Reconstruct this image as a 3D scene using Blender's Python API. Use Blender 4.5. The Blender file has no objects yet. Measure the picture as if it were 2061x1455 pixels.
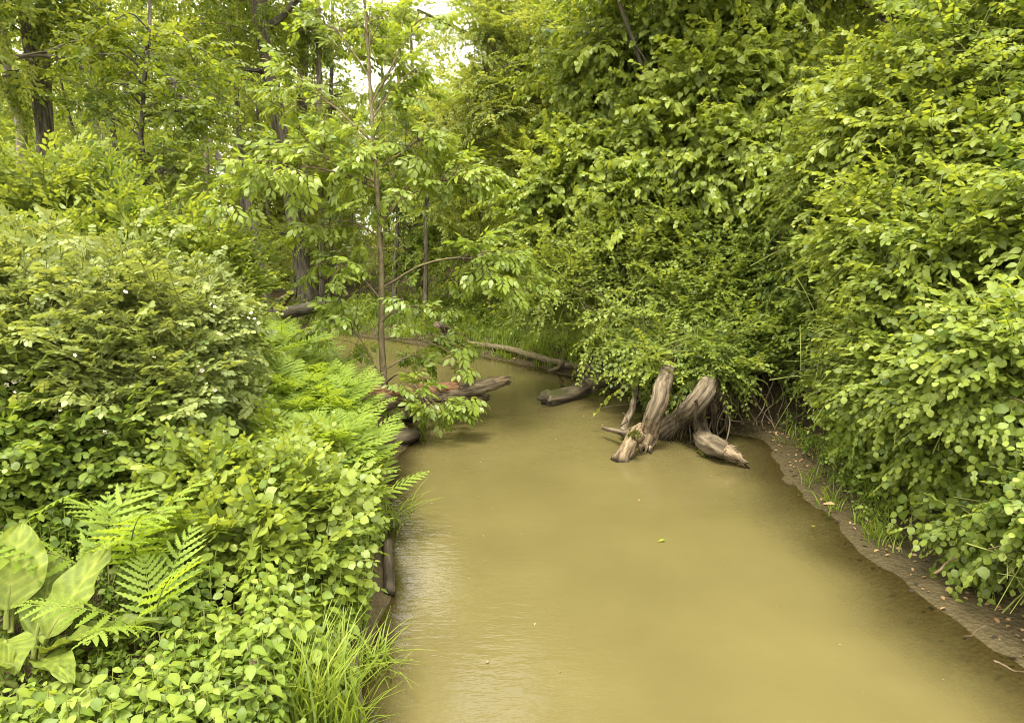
import bpy, math
import numpy as np
from mathutils import Vector

S = bpy.context.scene
COL = S.collection
rng = np.random.default_rng(11)
R = math.radians

# ------------------------------------------------------------------ camera, sky, sun, exposure
CAM_H, FPX, PITCH = 2.6, 1343.0, R(10.4)
cam = bpy.data.cameras.new("camera")
cam.sensor_width = 36.0
cam.lens = 36.0 * FPX / 2061.0
cam.clip_start, cam.clip_end = 0.05, 600
camo = bpy.data.objects.new("camera", cam)
COL.objects.link(camo)
camo.location = (0, 0, CAM_H)
camo.rotation_euler = (math.pi / 2 - PITCH, 0, 0)
S.camera = camo

SUN_EL, SUN_AZ = R(70), R(205)
W = bpy.data.worlds.new("World")
S.world = W
W.use_nodes = True
nt = W.node_tree
nt.nodes.clear()
sky = nt.nodes.new("ShaderNodeTexSky")
sky.sky_type = 'NISHITA'
sky.sun_disc = False
sky.sun_elevation = SUN_EL
sky.sun_rotation = SUN_AZ
sky.air_density, sky.dust_density = 1.0, 4.0
hs = nt.nodes.new("ShaderNodeHueSaturation")      # overcast: the cloud layer takes most of the blue out of the sky
hs.inputs['Saturation'].default_value = 0.16
wm = nt.nodes.new("ShaderNodeMix")
wm.data_type = 'RGBA'
wm.blend_type = 'MULTIPLY'
wm.inputs[0].default_value = 1.0
wm.inputs[7].default_value = (1.0, 0.955, 0.84, 1)
bg = nt.nodes.new("ShaderNodeBackground")
bg.inputs['Strength'].default_value = 0.13
wo = nt.nodes.new("ShaderNodeOutputWorld")
nt.links.new(sky.outputs[0], hs.inputs['Color'])
cl = nt.nodes.new("ShaderNodeMix")                # thin even cloud over the whole sky
cl.data_type = 'RGBA'
cl.inputs[0].default_value = .6
cl.inputs[7].default_value = (11.5, 11.5, 11.5, 1)
nt.links.new(hs.outputs[0], cl.inputs[6])
nt.links.new(cl.outputs[2], wm.inputs[6])
nt.links.new(wm.outputs[2], bg.inputs['Color'])
nt.links.new(bg.outputs[0], wo.inputs[0])

sl = bpy.data.lights.new("sun", 'SUN')
sl.energy = 1.4
sl.angle = R(16)
sl.color = (1.0, 0.94, 0.82)
slo = bpy.data.objects.new("sun", sl)
COL.objects.link(slo)
sd = Vector((math.sin(SUN_AZ) * math.cos(SUN_EL), math.cos(SUN_AZ) * math.cos(SUN_EL), math.sin(SUN_EL)))
slo.rotation_euler = sd.to_track_quat('Z', 'Y').to_euler()

S.view_settings.view_transform = 'Standard'
S.view_settings.look = 'None'
S.view_settings.gamma = 1.0
S.view_settings.exposure = 2.42
S.render.engine = 'CYCLES'
S.cycles.max_bounces = 7
S.cycles.diffuse_bounces = 4
S.cycles.glossy_bounces = 3
S.cycles.transmission_bounces = 4
S.cycles.transparent_max_bounces = 8
S.cycles.caustics_reflective = False
S.cycles.caustics_refractive = False
S.cycles.use_denoising = True
S.cycles.filter_width = 0.9
S.cycles.use_adaptive_sampling = True
S.cycles.adaptive_threshold = 0.015

# ------------------------------------------------------------------ small maths
cp, sp_ = math.cos(PITCH), math.sin(PITCH)


def ray(px, py):
    dx, dy = (px - 1030.5) / FPX, -(py - 727.5) / FPX
    return np.array([dx, cp + dy * sp_, -sp_ + dy * cp])


def P(px, py, Y):
    d = ray(px, py)
    return d * (Y / d[1]) + np.array([0, 0, CAM_H])


def at(px, py, z=0.0):
    d = ray(px, py)
    return d * ((z - CAM_H) / d[2]) + np.array([0, 0, CAM_H])


def nrm(v):
    v = np.asarray(v, float)
    return v / np.maximum(np.linalg.norm(v, axis=-1, keepdims=True), 1e-9)


def hash3(i, j, k):
    n = (i * 73856093) ^ (j * 19349663) ^ (k * 83492791)
    n = (n ^ (n >> 13)) * 1274126177
    return ((n ^ (n >> 16)) & 0xffff) / 65535.0


def vnoise(p):
    p = np.asarray(p, float)
    i = np.floor(p).astype(np.int64)
    f = p - i
    f = f * f * (3 - 2 * f)
    out = 0
    for a in (0, 1):
        for b in (0, 1):
            for c in (0, 1):
                w = (f[:, 0] if a else 1 - f[:, 0]) * (f[:, 1] if b else 1 - f[:, 1]) * (f[:, 2] if c else 1 - f[:, 2])
                out = out + w * hash3(i[:, 0] + a, i[:, 1] + b, i[:, 2] + c)
    return out * 2 - 1


def fbm(p, o=3):
    r, a = 0, 1.0
    p = np.asarray(p, float)
    for k in range(o):
        r = r + a * vnoise(p * 2 ** k + 17.3 * k)
        a *= .5
    return r


def smooth(x):
    x = np.clip(x, 0, 1)
    return x * x * (3 - 2 * x)


# ------------------------------------------------------------------ geometry buffers
class T:
    def __init__(s, V, loops, tot, mat=None, tone=None, ax=None):
        s.V = np.asarray(V, float)
        s.loops = np.asarray(loops, np.int32)
        s.tot = np.asarray(tot, np.int32)
        s.mat = np.zeros(len(s.tot), np.int32) if mat is None else np.asarray(mat, np.int32)
        s.tone = np.full(len(s.V), .5) if tone is None else np.asarray(tone, float)
        s.ax = np.zeros((len(s.V), 3)) if ax is None else np.asarray(ax, float)


def faces(V, F, **k):
    return T(V, [i for f in F for i in f], [len(f) for f in F], **k)


def cat(L):
    L = [t for t in L if t is not None and len(t.V)]
    o = np.cumsum([0] + [len(t.V) for t in L])
    return T(np.concatenate([t.V for t in L]), np.concatenate([t.loops + a for t, a in zip(L, o)]),
             np.concatenate([t.tot for t in L]), np.concatenate([t.mat for t in L]),
             np.concatenate([t.tone for t in L]), np.concatenate([t.ax for t in L]))


def inst(t, M, Q, dt=None):
    """N transformed copies of a template: M (N,3,3), Q (N,3), dt (N) tone offset."""
    N, n = len(Q), len(t.V)
    if N == 0:
        return None
    V = (np.einsum('nij,vj->nvi', M, t.V) + Q[:, None, :]).reshape(-1, 3)
    lo = (t.loops[None, :] + (np.arange(N) * n)[:, None]).ravel()
    tone = np.tile(t.tone, N).reshape(N, n)
    if dt is not None:
        tone = tone + np.asarray(dt)[:, None]
    return T(V, lo, np.tile(t.tot, N), np.tile(t.mat, N), tone.ravel(), np.tile(t.ax, (N, 1)))


def frames(d, roll=None, size=1.0):
    """y axis along d, z as near to up as it goes, rolled about d."""
    d = nrm(d)
    up = np.tile(np.array([0, 0, 1.0]), (len(d), 1))
    bad = np.abs(d[:, 2]) > .97
    up[bad] = (0.3, 1, 0)
    x = nrm(np.cross(d, up))
    z = np.cross(x, d)
    if roll is not None:
        c, s = np.cos(roll)[:, None], np.sin(roll)[:, None]
        x, z = x * c + z * s, z * c - x * s
    M = np.stack([x, d, z], axis=2)
    return M * np.reshape(size, (-1, 1, 1))


def scatter(sprays, Q, d, roll, size, dt):
    k = rng.integers(0, len(sprays), len(Q))
    M = frames(d, roll, size)
    return cat([inst(s, M[k == i], Q[k == i], dt[k == i]) for i, s in enumerate(sprays)])


def tube(path, rad, n=8, rough=0.0, freq=3.0, stretch=.35, cap=True, jag=0.0, mat=0, tone=.5, flare=None, seed=0):
    path = np.asarray(path, float)
    m = len(path)
    rad = np.broadcast_to(np.asarray(rad, float), (m,))
    tan = nrm(np.gradient(path, axis=0))
    ref = np.array([0.31, 0.12, 1.0]) if abs(tan[0][2]) < .8 else np.array([1.0, .2, 0])
    x = nrm(np.cross(tan[0], ref))
    X = []
    for i in range(m):
        x = nrm(x - tan[i] * np.dot(x, tan[i]))
        X.append(x)
    X = np.array(X)
    Y = np.cross(tan, X)
    a = np.arange(n) / n * 2 * math.pi
    ln = np.concatenate([[0], np.cumsum(np.linalg.norm(np.diff(path, axis=0), axis=1))])
    ca, sa = np.cos(a), np.sin(a)
    r = np.tile(rad[:, None], (1, n))
    ax = np.zeros((m, n, 3))
    rm = max(rad.mean(), 1e-4)
    ax[:, :, 0], ax[:, :, 1], ax[:, :, 2] = ca[None] * rm, sa[None] * rm, ln[:, None]
    if rough:
        q = np.stack([ax[:, :, 0] / rm * freq, ax[:, :, 1] / rm * freq, ax[:, :, 2] / rm * freq * stretch], 2).reshape(-1, 3) + seed * 7.7
        r = r * (1 + rough * fbm(q, 3).reshape(m, n))
    if flare is not None:        # buttress roots: (height, amount, lobes)
        fh, fa, fl = flare
        r = r * (1 + fa * np.exp(-ln / fh)[:, None] * (.55 + .45 * np.cos(a * fl + seed + .5 * np.sin(a * 2))[None]))
    V = path[:, None] + X[:, None] * (r * ca)[:, :, None] + Y[:, None] * (r * sa)[:, :, None]
    if jag:
        rr = np.random.default_rng(seed + 5)
        j = rr.uniform(-1, 1, n)
        j = j + .6 * np.roll(j, 1)
        V[-1] += tan[-1] * (j * jag)[:, None]
        V[-2] += tan[-1] * (j * jag * .5)[:, None]
    V = V.reshape(-1, 3)
    i, k = np.meshgrid(np.arange(m - 1), np.arange(n), indexing='ij')
    k2 = (k + 1) % n
    q = np.stack([i * n + k, i * n + k2, (i + 1) * n + k2, (i + 1) * n + k], 2).reshape(-1, 4)
    loops, tot = list(q.ravel()), [4] * len(q)
    axv = ax.reshape(-1, 3)
    if cap:
        c0 = len(V)
        dep = rad[-1] * .35 if jag else -rad[-1] * .2
        V = np.vstack([V, path[-1] - tan[-1] * dep, path[0]])
        axv = np.vstack([axv, [[0, 0, ln[-1]]], [[0, 0, 0]]])
        for k in range(n):
            loops += [(m - 1) * n + k, (m - 1) * n + (k + 1) % n, c0]
            loops += [(k + 1) % n, k, c0 + 1]
            tot += [3, 3]
    return T(V, loops, tot, np.full(len(tot), mat), np.full(len(V), tone), axv)


def bend(pts, m=12, wob=0.0, seed=0):
    """Catmull-Rom through control points, with a little wander."""
    pts = np.asarray(pts, float)
    p = np.vstack([2 * pts[0] - pts[1], pts, 2 * pts[-1] - pts[-2]])
    out = []
    segs = len(pts) - 1
    for u in np.linspace(0, segs - 1e-6, m):
        i = int(u)
        t = u - i
        a, b, c, d = p[i:i + 4]
        out.append(.5 * (2 * b + (c - a) * t + (2 * a - 5 * b + 4 * c - d) * t * t + (3 * b - a - 3 * c + d) * t ** 3))
    out = np.array(out)
    if wob:
        w = np.stack([vnoise(np.stack([np.linspace(0, m * .35, m), np.full(m, seed * 3.1 + k * 11), np.full(m, .5)], 1)) for k in range(3)], 1)
        out[1:-1] += (w * wob)[1:-1]
    return out


def mesh_obj(name, t, mats, parent=None):
    me = bpy.data.meshes.new(name)
    V = t.V
    if parent is not None:
        q = parent
        while q is not None:
            V = V - np.array(q.location)
            q = q.parent
    me.vertices.add(len(V))
    me.vertices.foreach_set("co", V.astype(np.float32).ravel())
    me.loops.add(len(t.loops))
    me.loops.foreach_set("vertex_index", t.loops.astype(np.int32))
    me.polygons.add(len(t.tot))
    st = np.concatenate([[0], np.cumsum(t.tot)[:-1]]).astype(np.int32)
    me.polygons.foreach_set("loop_start", st)
    me.polygons.foreach_set("loop_total", t.tot.astype(np.int32))
    me.polygons.foreach_set("material_index", t.mat.astype(np.int32))
    a = me.attributes.new("tone", 'FLOAT', 'POINT')
    a.data.foreach_set("value", t.tone.astype(np.float32))
    if np.any(t.ax):
        a = me.attributes.new("axc", 'FLOAT_VECTOR', 'POINT')
        a.data.foreach_set("vector", t.ax.astype(np.float32).ravel())
    for m in (mats if isinstance(mats, (list, tuple)) else [mats]):
        me.materials.append(m)
    me.update(calc_edges=True)
    o = bpy.data.objects.new(name, me)
    COL.objects.link(o)
    if parent is not None:
        o.parent = parent
    return o


def tag(o, label=None, cat_=None, group=None, kind=None):
    if label: o['label'] = label
    if cat_: o['category'] = cat_
    if group: o['group'] = group
    if kind: o['kind'] = kind
    return o


def thing(name, loc, label, cat_, group=None):
    o = bpy.data.objects.new(name, None)
    o.empty_display_size = .2
    COL.objects.link(o)
    o.location = [float(c) for c in loc]
    return tag(o, label, cat_, group)


def copy_tree(o, parent=None):
    c = o.copy()
    COL.objects.link(c)
    if parent is not None:
        c.parent = parent
    for ch in list(o.children):
        copy_tree(ch, c)
    return c


# ------------------------------------------------------------------ materials
def newmat(name):
    m = bpy.data.materials.new(name)
    m.use_nodes = True
    m.node_tree.nodes.clear()
    return m, m.node_tree.nodes, m.node_tree.links


def ramp(nodes, stops):
    r = nodes.new("ShaderNodeValToRGB")
    e = r.color_ramp.elements
    while len(e) < len(stops):
        e.new(.5)
    for k, (p, c) in enumerate(stops):
        e[k].position = p
        e[k].color = (*c, 1)
    return r


def leafmat(name, lo, mid, hi, trans=.48, rough=.45, spec=.35):
    m, N, L = newmat(name)
    at_ = N.new("ShaderNodeAttribute")
    at_.attribute_name = "tone"
    oi = N.new("ShaderNodeObjectInfo")
    ma = N.new("ShaderNodeMath")
    ma.operation = 'MULTIPLY_ADD'
    ma.inputs[1].default_value = .12
    L.new(oi.outputs['Random'], ma.inputs[0])
    ad = N.new("ShaderNodeMath")
    ad.operation = 'ADD'
    ma.inputs[2].default_value = -.06
    L.new(at_.outputs['Fac'], ad.inputs[0])
    L.new(ma.outputs[0], ad.inputs[1])
    cr = ramp(N, [(0.0, lo), (.5, mid), (1.0, hi)])
    L.new(ad.outputs[0], cr.inputs[0])
    gp = N.new("ShaderNodeNewGeometry")
    mn = N.new("ShaderNodeTexNoise")
    mn.inputs['Scale'].default_value = 42
    mn.inputs['Detail'].default_value = 4
    L.new(gp.outputs['Position'], mn.inputs['Vector'])
    mo = N.new("ShaderNodeMath")
    mo.operation = 'MULTIPLY_ADD'
    mo.inputs[1].default_value = .5
    mo.inputs[2].default_value = -.25
    L.new(mn.outputs['Fac'], mo.inputs[0])
    a2 = N.new("ShaderNodeMath")
    a2.operation = 'ADD'
    L.new(ad.outputs[0], a2.inputs[0])
    L.new(mo.outputs[0], a2.inputs[1])
    L.new(a2.outputs[0], cr.inputs[0])
    geo = N.new("ShaderNodeNewGeometry")        # leaves are paler underneath
    mx = N.new("ShaderNodeMix")
    mx.data_type = 'RGBA'
    mx.inputs[7].default_value = (*[.75 * c + .018 for c in mid], 1)
    mb = N.new("ShaderNodeMath")
    mb.operation = 'MULTIPLY'
    mb.inputs[1].default_value = .3
    L.new(geo.outputs['Backfacing'], mb.inputs[0])
    L.new(mb.outputs[0], mx.inputs[0])
    L.new(cr.outputs[0], mx.inputs[6])
    pr = N.new("ShaderNodeBsdfPrincipled")
    pr.inputs['Roughness'].default_value = rough
    pr.inputs['Specular IOR Level'].default_value = spec
    L.new(mx.outputs[2], pr.inputs['Base Color'])
    tr = N.new("ShaderNodeBsdfTranslucent")
    tm = N.new("ShaderNodeMix")
    tm.data_type = 'RGBA'
    tm.blend_type = 'MULTIPLY'
    tm.inputs[0].default_value = 1
    tm.inputs[7].default_value = (1.75, 1.6, .8, 1)
    L.new(cr.outputs[0], tm.inputs[6])
    L.new(tm.outputs[2], tr.inputs['Color'])
    ms = N.new("ShaderNodeMixShader")
    ms.inputs[0].default_value = trans
    L.new(pr.outputs[0], ms.inputs[1])
    L.new(tr.outputs[0], ms.inputs[2])
    o = N.new("ShaderNodeOutputMaterial")
    L.new(ms.outputs[0], o.inputs[0])
    return m


def woodmat(name, dark, mid, light, scale=14.0, along=.16, rough=.85, bump=.5, moss=None, moss_amt=.55):
    """Bark or weathered wood: furrows run along the axis stored in 'axc'."""
    m, N, L = newmat(name)
    a = N.new("ShaderNodeAttribute")
    a.attribute_name = "axc"
    mp = N.new("ShaderNodeMapping")
    mp.inputs['Scale'].default_value = (scale, scale, scale * along)
    L.new(a.outputs['Vector'], mp.inputs['Vector'])
    n1 = N.new("ShaderNodeTexNoise")
    n1.inputs['Scale'].default_value = 1.0
    n1.inputs['Detail'].default_value = 6
    n1.inputs['Roughness'].default_value = .65
    L.new(mp.outputs[0], n1.inputs['Vector'])
    n2 = N.new("ShaderNodeTexNoise")
    n2.inputs['Scale'].default_value = 2.3
    n2.inputs['Detail'].default_value = 4
    tc = N.new("ShaderNodeTexCoord")
    L.new(tc.outputs['Object'], n2.inputs['Vector'])
    cr = ramp(N, [(.34, dark), (.48, mid), (.66, light)])
    L.new(n1.outputs['Fac'], cr.inputs[0])
    col = cr.outputs[0]
    if moss:
        geo = N.new("ShaderNodeNewGeometry")
        sx = N.new("ShaderNodeSeparateXYZ")
        L.new(geo.outputs['Normal'], sx.inputs[0])
        mu = N.new("ShaderNodeMath")
        mu.operation = 'MULTIPLY_ADD'
        mu.inputs[1].default_value = .25
        mu.inputs[2].default_value = 0
        L.new(sx.outputs['Z'], mu.inputs[0])
        ad = N.new("ShaderNodeMath")
        ad.operation = 'ADD'
        L.new(mu.outputs[0], ad.inputs[0])
        L.new(n2.outputs['Fac'], ad.inputs[1])
        mr = N.new("ShaderNodeMapRange")
        mr.inputs['From Min'].default_value = moss_amt
        mr.inputs['From Max'].default_value = moss_amt + .18
        L.new(ad.outputs[0], mr.inputs['Value'])
        mx = N.new("ShaderNodeMix")
        mx.data_type = 'RGBA'
        mx.inputs[7].default_value = (*moss, 1)
        L.new(mr.outputs[0], mx.inputs[0])
        L.new(col, mx.inputs[6])
        col = mx.outputs[2]
    gw = N.new("ShaderNodeNewGeometry")            # wood soaked dark just above the water
    sw = N.new("ShaderNodeSeparateXYZ")
    L.new(gw.outputs['Position'], sw.inputs[0])
    wz = N.new("ShaderNodeMapRange")
    wz.inputs['From Min'].default_value = .02
    wz.inputs['From Max'].default_value = .085
    wz.inputs['To Min'].default_value = .65
    wz.inputs['To Max'].default_value = 0
    L.new(sw.outputs['Z'], wz.inputs['Value'])
    wx = N.new("ShaderNodeMix")
    wx.data_type = 'RGBA'
    wx.inputs[7].default_value = (*[c * .6 for c in dark], 1)
    L.new(wz.outputs[0], wx.inputs[0])
    L.new(col, wx.inputs[6])
    col = wx.outputs[2]
    pr = N.new("ShaderNodeBsdfPrincipled")
    pr.inputs['Roughness'].default_value = rough
    pr.inputs['Specular IOR Level'].default_value = .25
    L.new(col, pr.inputs['Base Color'])
    b = N.new("ShaderNodeBump")
    b.inputs['Strength'].default_value = bump
    b.inputs['Distance'].default_value = .03
    L.new(n1.outputs['Fac'], b.inputs['Height'])
    L.new(b.outputs[0], pr.inputs['Normal'])
    o = N.new("ShaderNodeOutputMaterial")
    L.new(pr.outputs[0], o.inputs[0])
    return m


M_BUSH = leafmat("leaf_bush", (0.0362, .072, 0.0124), (0.1013, .152, .02), (0.1913, .235, 0.0354))
M_ROSE = leafmat("leaf_rose", (0.0465, .078, 0.0219), (0.1241, .165, .038), (0.1965, .23, 0.0638), trans=.4)
M_ROUND = leafmat("leaf_round", (0.0517, .09, 0.0165), (0.1137, .165, 0.026), (0.2068, .255, 0.0435), rough=.42, spec=.32)
M_HEART = leafmat("leaf_heart", (0.0465, .088, 0.0152), (0.1293, .182, .025), (0.2171, .265, 0.0435), rough=.4)
M_SMALL = leafmat("leaf_small", (0.0517, .088, .015), (0.1293, .182, .03), (0.2068, .25, .04))
M_ASH = leafmat("leaf_ash", (0.0517, .095, 0.0165), (0.1241, .18, 0.026), (0.2171, .27, 0.0408), rough=.38, spec=.42)
M_FERN = leafmat("leaf_fern", (.09, .15, .018), (.17, .245, .03), (.25, .32, .05), rough=.55, spec=.2)
M_CABB = leafmat("leaf_cabbage", (.06, .09, .016), (.14, .178, .024), (.235, .265, .045), rough=.6, spec=.25, trans=.35)
M_JEWEL = leafmat("leaf_jewelweed", (0.0672, .115, 0.0152), (0.1344, .195, 0.0232), (0.2171, .265, 0.0354), rough=.5)
M_GRASS = leafmat("grass_blade", (.075, .13, 0.0138), (.15, .21, 0.0219), (.25, .29, 0.0435), rough=.5)
M_FORA = leafmat("leaf_forest", (.048, .084, .012), (.115, .165, .02), (.2, .24, .035), trans=.54)
M_FORB = leafmat("leaf_forest_pale", (0.0726, .11, 0.0192), (0.1355, .18, 0.0273), (0.2275, .255, 0.0435), trans=.52)
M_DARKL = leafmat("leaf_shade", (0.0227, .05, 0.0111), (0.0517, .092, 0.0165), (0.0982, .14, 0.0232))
M_YELL = leafmat("leaf_new_growth", (.13, .17, 0.0219), (.2, .235, 0.03), (.28, .29, 0.0503), trans=.45)

M_TWIG = woodmat("twig_bark", (.03, .022, .012), (.07, .05, .026), (.12, .09, .05), scale=60, bump=.2)
M_GSTEM = woodmat("green_stem", (.07, .09, .015), (.11, .13, .025), (.15, .17, .04), scale=60, bump=.1)
M_BARK = woodmat("tree_bark", (.024, .021, .015), (.066, .057, .04), (.13, .114, .083), scale=16, bump=.8)
M_BARKG = woodmat("grey_bark", (.07, .06, .042), (.15, .13, .095), (.235, .21, .16), scale=12, bump=.5)
M_SAPB = woodmat("smooth_bark", (.06, .048, .026), (.105, .085, .045), (.16, .13, .075), scale=26, along=.5, bump=.3)
M_LOGG = woodmat("weathered_log", (.018, .013, .008), (.078, .06, .036), (.185, .15, .098), scale=24, along=.16, bump=1.0)
M_LOGB = woodmat("bare_wood", (.02, .013, .007), (.11, .079, .044), (.25, .19, .115), scale=24, along=.2, bump=.9)
M_LOGM = woodmat("mossy_log", (.025, .02, .012), (.08, .065, .04), (.16, .13, .085), scale=16, along=.14, bump=.9, moss=(.045, .05, .012), moss_amt=.66)
M_LOGD = woodmat("wet_dark_log", (.014, .011, .007), (.045, .035, .022), (.09, .072, .046), scale=18, along=.12, rough=.6, bump=.8)
M_ROT = woodmat("rotten_red_wood", (.03, .016, .009), (.11, .055, .026), (.23, .13, .07), scale=24, along=.25, bump=1.2)
M_MOSS = leafmat("moss_cushion", (.03, .04, 0.0111), (.085, .095, 0.0192), (.16, .165, 0.03), rough=.9, spec=.1)


def plain(name, c, rough=.6, trans=0.0):
    m, N, L = newmat(name)
    pr = N.new("ShaderNodeBsdfPrincipled")
    no = N.new("ShaderNodeTexNoise")
    no.inputs['Scale'].default_value = 40
    cr = ramp(N, [(.3, [x * .75 for x in c]), (.7, c)])
    L.new(no.outputs['Fac'], cr.inputs[0])
    L.new(cr.outputs[0], pr.inputs['Base Color'])
    pr.inputs['Roughness'].default_value = rough
    o = N.new("ShaderNodeOutputMaterial")
    L.new(pr.outputs[0], o.inputs[0])
    return m


M_PETAL = plain("white_petal", (.8, .78, .7))
M_PISTIL = plain("yellow_pistil", (.55, .36, .05))
M_DRY = leafmat("dry_leaf", (.09, .05, .02), (.22, .14, .065), (.4, .3, .17), trans=.15, rough=.8, spec=.15)


def ground_mat():
    m, N, L = newmat("soil")
    g = N.new("ShaderNodeNewGeometry")
    n1 = N.new("ShaderNodeTexNoise")
    n1.inputs['Scale'].default_value = 1.3
    n1.inputs['Detail'].default_value = 8
    n2 = N.new("ShaderNodeTexNoise")
    n2.inputs['Scale'].default_value = 14
    n2.inputs['Detail'].default_value = 8
    n2.inputs['Roughness'].default_value = .7
    v = N.new("ShaderNodeTexVoronoi")
    v.inputs['Scale'].default_value = 26
    for n in (n1, n2, v):
        L.new(g.outputs['Position'], n.inputs['Vector'])
    c1 = ramp(N, [(.3, (.025, .02, .013)), (.55, (.055, .043, .026)), (.78, (.095, .074, .044))])
    L.new(n2.outputs['Fac'], c1.inputs[0])
    c2 = ramp(N, [(.35, (.7, .72, .6)), (.65, (1.25, 1.1, .9))])
    L.new(n1.outputs['Fac'], c2.inputs[0])
    mx = N.new("ShaderNodeMix")
    mx.data_type = 'RGBA'
    mx.blend_type = 'MULTIPLY'
    mx.inputs[0].default_value = 1
    L.new(c1.outputs[0], mx.inputs[6])
    L.new(c2.outputs[0], mx.inputs[7])
    # wet mud close to the water level
    sx = N.new("ShaderNodeSeparateXYZ")
    L.new(g.outputs['Position'], sx.inputs[0])
    wr = N.new("ShaderNodeMapRange")
    wr.inputs['From Min'].default_value = .34
    wr.inputs['From Max'].default_value = -.02
    L.new(sx.outputs['Z'], wr.inputs['Value'])
    wet = N.new("ShaderNodeMix")
    wet.data_type = 'RGBA'
    wet.inputs[7].default_value = (.05, .04, .018, 1)
    wf = N.new("ShaderNodeMath")
    wf.operation = 'MULTIPLY'
    wf.inputs[1].default_value = .85
    L.new(wr.outputs[0], wf.inputs[0])
    L.new(wf.outputs[0], wet.inputs[0])
    L.new(mx.outputs[2], wet.inputs[6])
    pr = N.new("ShaderNodeBsdfPrincipled")
    pr.inputs['Specular IOR Level'].default_value = .15
    L.new(wet.outputs[2], pr.inputs['Base Color'])
    rr = N.new("ShaderNodeMapRange")
    rr.inputs['To Min'].default_value = .95
    rr.inputs['To Max'].default_value = .6
    L.new(wr.outputs[0], rr.inputs['Value'])
    L.new(rr.outputs[0], pr.inputs['Roughness'])
    hb = N.new("ShaderNodeMath")
    hb.operation = 'ADD'
    L.new(n2.outputs['Fac'], hb.inputs[0])
    L.new(v.outputs['Distance'], hb.inputs[1])
    b = N.new("ShaderNodeBump")
    b.inputs['Strength'].default_value = .5
    b.inputs['Distance'].default_value = .04
    L.new(hb.outputs[0], b.inputs['Height'])
    L.new(b.outputs[0], pr.inputs['Normal'])
    o = N.new("ShaderNodeOutputMaterial")
    L.new(pr.outputs[0], o.inputs[0])
    return m


def water_mat():
    m, N, L = newmat("muddy_water")
    a = N.new("ShaderNodeAttribute")
    a.attribute_name = "tone"                      # tone = depth of the bed in metres
    g = N.new("ShaderNodeNewGeometry")
    mp = N.new("ShaderNodeMapping")
    mp.inputs['Scale'].default_value = (1.0, 2.6, 1)
    mp.inputs['Rotation'].default_value = (0, 0, R(-12))
    L.new(g.outputs['Position'], mp.inputs['Vector'])
    r1 = N.new("ShaderNodeTexNoise")
    r1.inputs['Scale'].default_value = 5.5
    r1.inputs['Detail'].default_value = 3
    r2 = N.new("ShaderNodeTexNoise")
    r2.inputs['Scale'].default_value = .8
    r2.inputs['Detail'].default_value = 4
    L.new(mp.outputs[0], r1.inputs['Vector'])
    L.new(g.outputs['Position'], r2.inputs['Vector'])
    b = N.new("ShaderNodeBump")
    b.inputs['Strength'].default_value = .2
    b.inputs['Distance'].default_value = .02
    r3 = N.new("ShaderNodeTexNoise")
    r3.inputs['Scale'].default_value = 19
    r3.inputs['Detail'].default_value = 2
    L.new(mp.outputs[0], r3.inputs['Vector'])
    ra = N.new("ShaderNodeMath")
    ra.operation = 'MULTIPLY_ADD'
    ra.inputs[1].default_value = .22
    L.new(r3.outputs['Fac'], ra.inputs[0])
    L.new(r1.outputs['Fac'], ra.inputs[2])
    L.new(ra.outputs[0], b.inputs['Height'])
    # silt carried by the water, slightly uneven
    cr = ramp(N, [(.3, (.074, .062, .023)), (.7, (.091, .077, .029))])
    L.new(r2.outputs['Fac'], cr.inputs[0])
    df = N.new("ShaderNodeBsdfDiffuse")
    L.new(cr.outputs[0], df.inputs['Color'])
    tr = N.new("ShaderNodeBsdfTransparent")
    tr.inputs['Color'].default_value = (.74, .71, .54, 1)
    mr = N.new("ShaderNodeMapRange")
    mr.interpolation_type = 'SMOOTHSTEP'
    mr.inputs['From Min'].default_value = -.02
    mr.inputs['From Max'].default_value = .2
    wob = N.new("ShaderNodeMath")
    wob.operation = 'MULTIPLY_ADD'
    wob.inputs[1].default_value = .1
    L.new(r2.outputs['Fac'], wob.inputs[0])
    sb = N.new("ShaderNodeMath")
    sb.operation = 'SUBTRACT'
    sb.inputs[1].default_value = .05
    L.new(a.outputs['Fac'], sb.inputs[0])
    L.new(sb.outputs[0], wob.inputs[2])
    L.new(wob.outputs[0], mr.inputs['Value'])
    ms = N.new("ShaderNodeMixShader")
    L.new(mr.outputs[0], ms.inputs[0])
    L.new(tr.outputs[0], ms.inputs[1])
    L.new(df.outputs[0], ms.inputs[2])
    gl = N.new("ShaderNodeBsdfGlossy")
    gl.inputs['Roughness'].default_value = .015
    L.new(b.outputs[0], gl.inputs['Normal'])
    fr = N.new("ShaderNodeFresnel")
    fr.inputs['IOR'].default_value = 1.33
    L.new(b.outputs[0], fr.inputs['Normal'])
    m2 = N.new("ShaderNodeMixShader")
    L.new(fr.outputs[0], m2.inputs[0])
    L.new(ms.outputs[0], m2.inputs[1])
    L.new(gl.outputs[0], m2.inputs[2])
    o = N.new("ShaderNodeOutputMaterial")
    L.new(m2.outputs[0], o.inputs[0])
    return m


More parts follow.
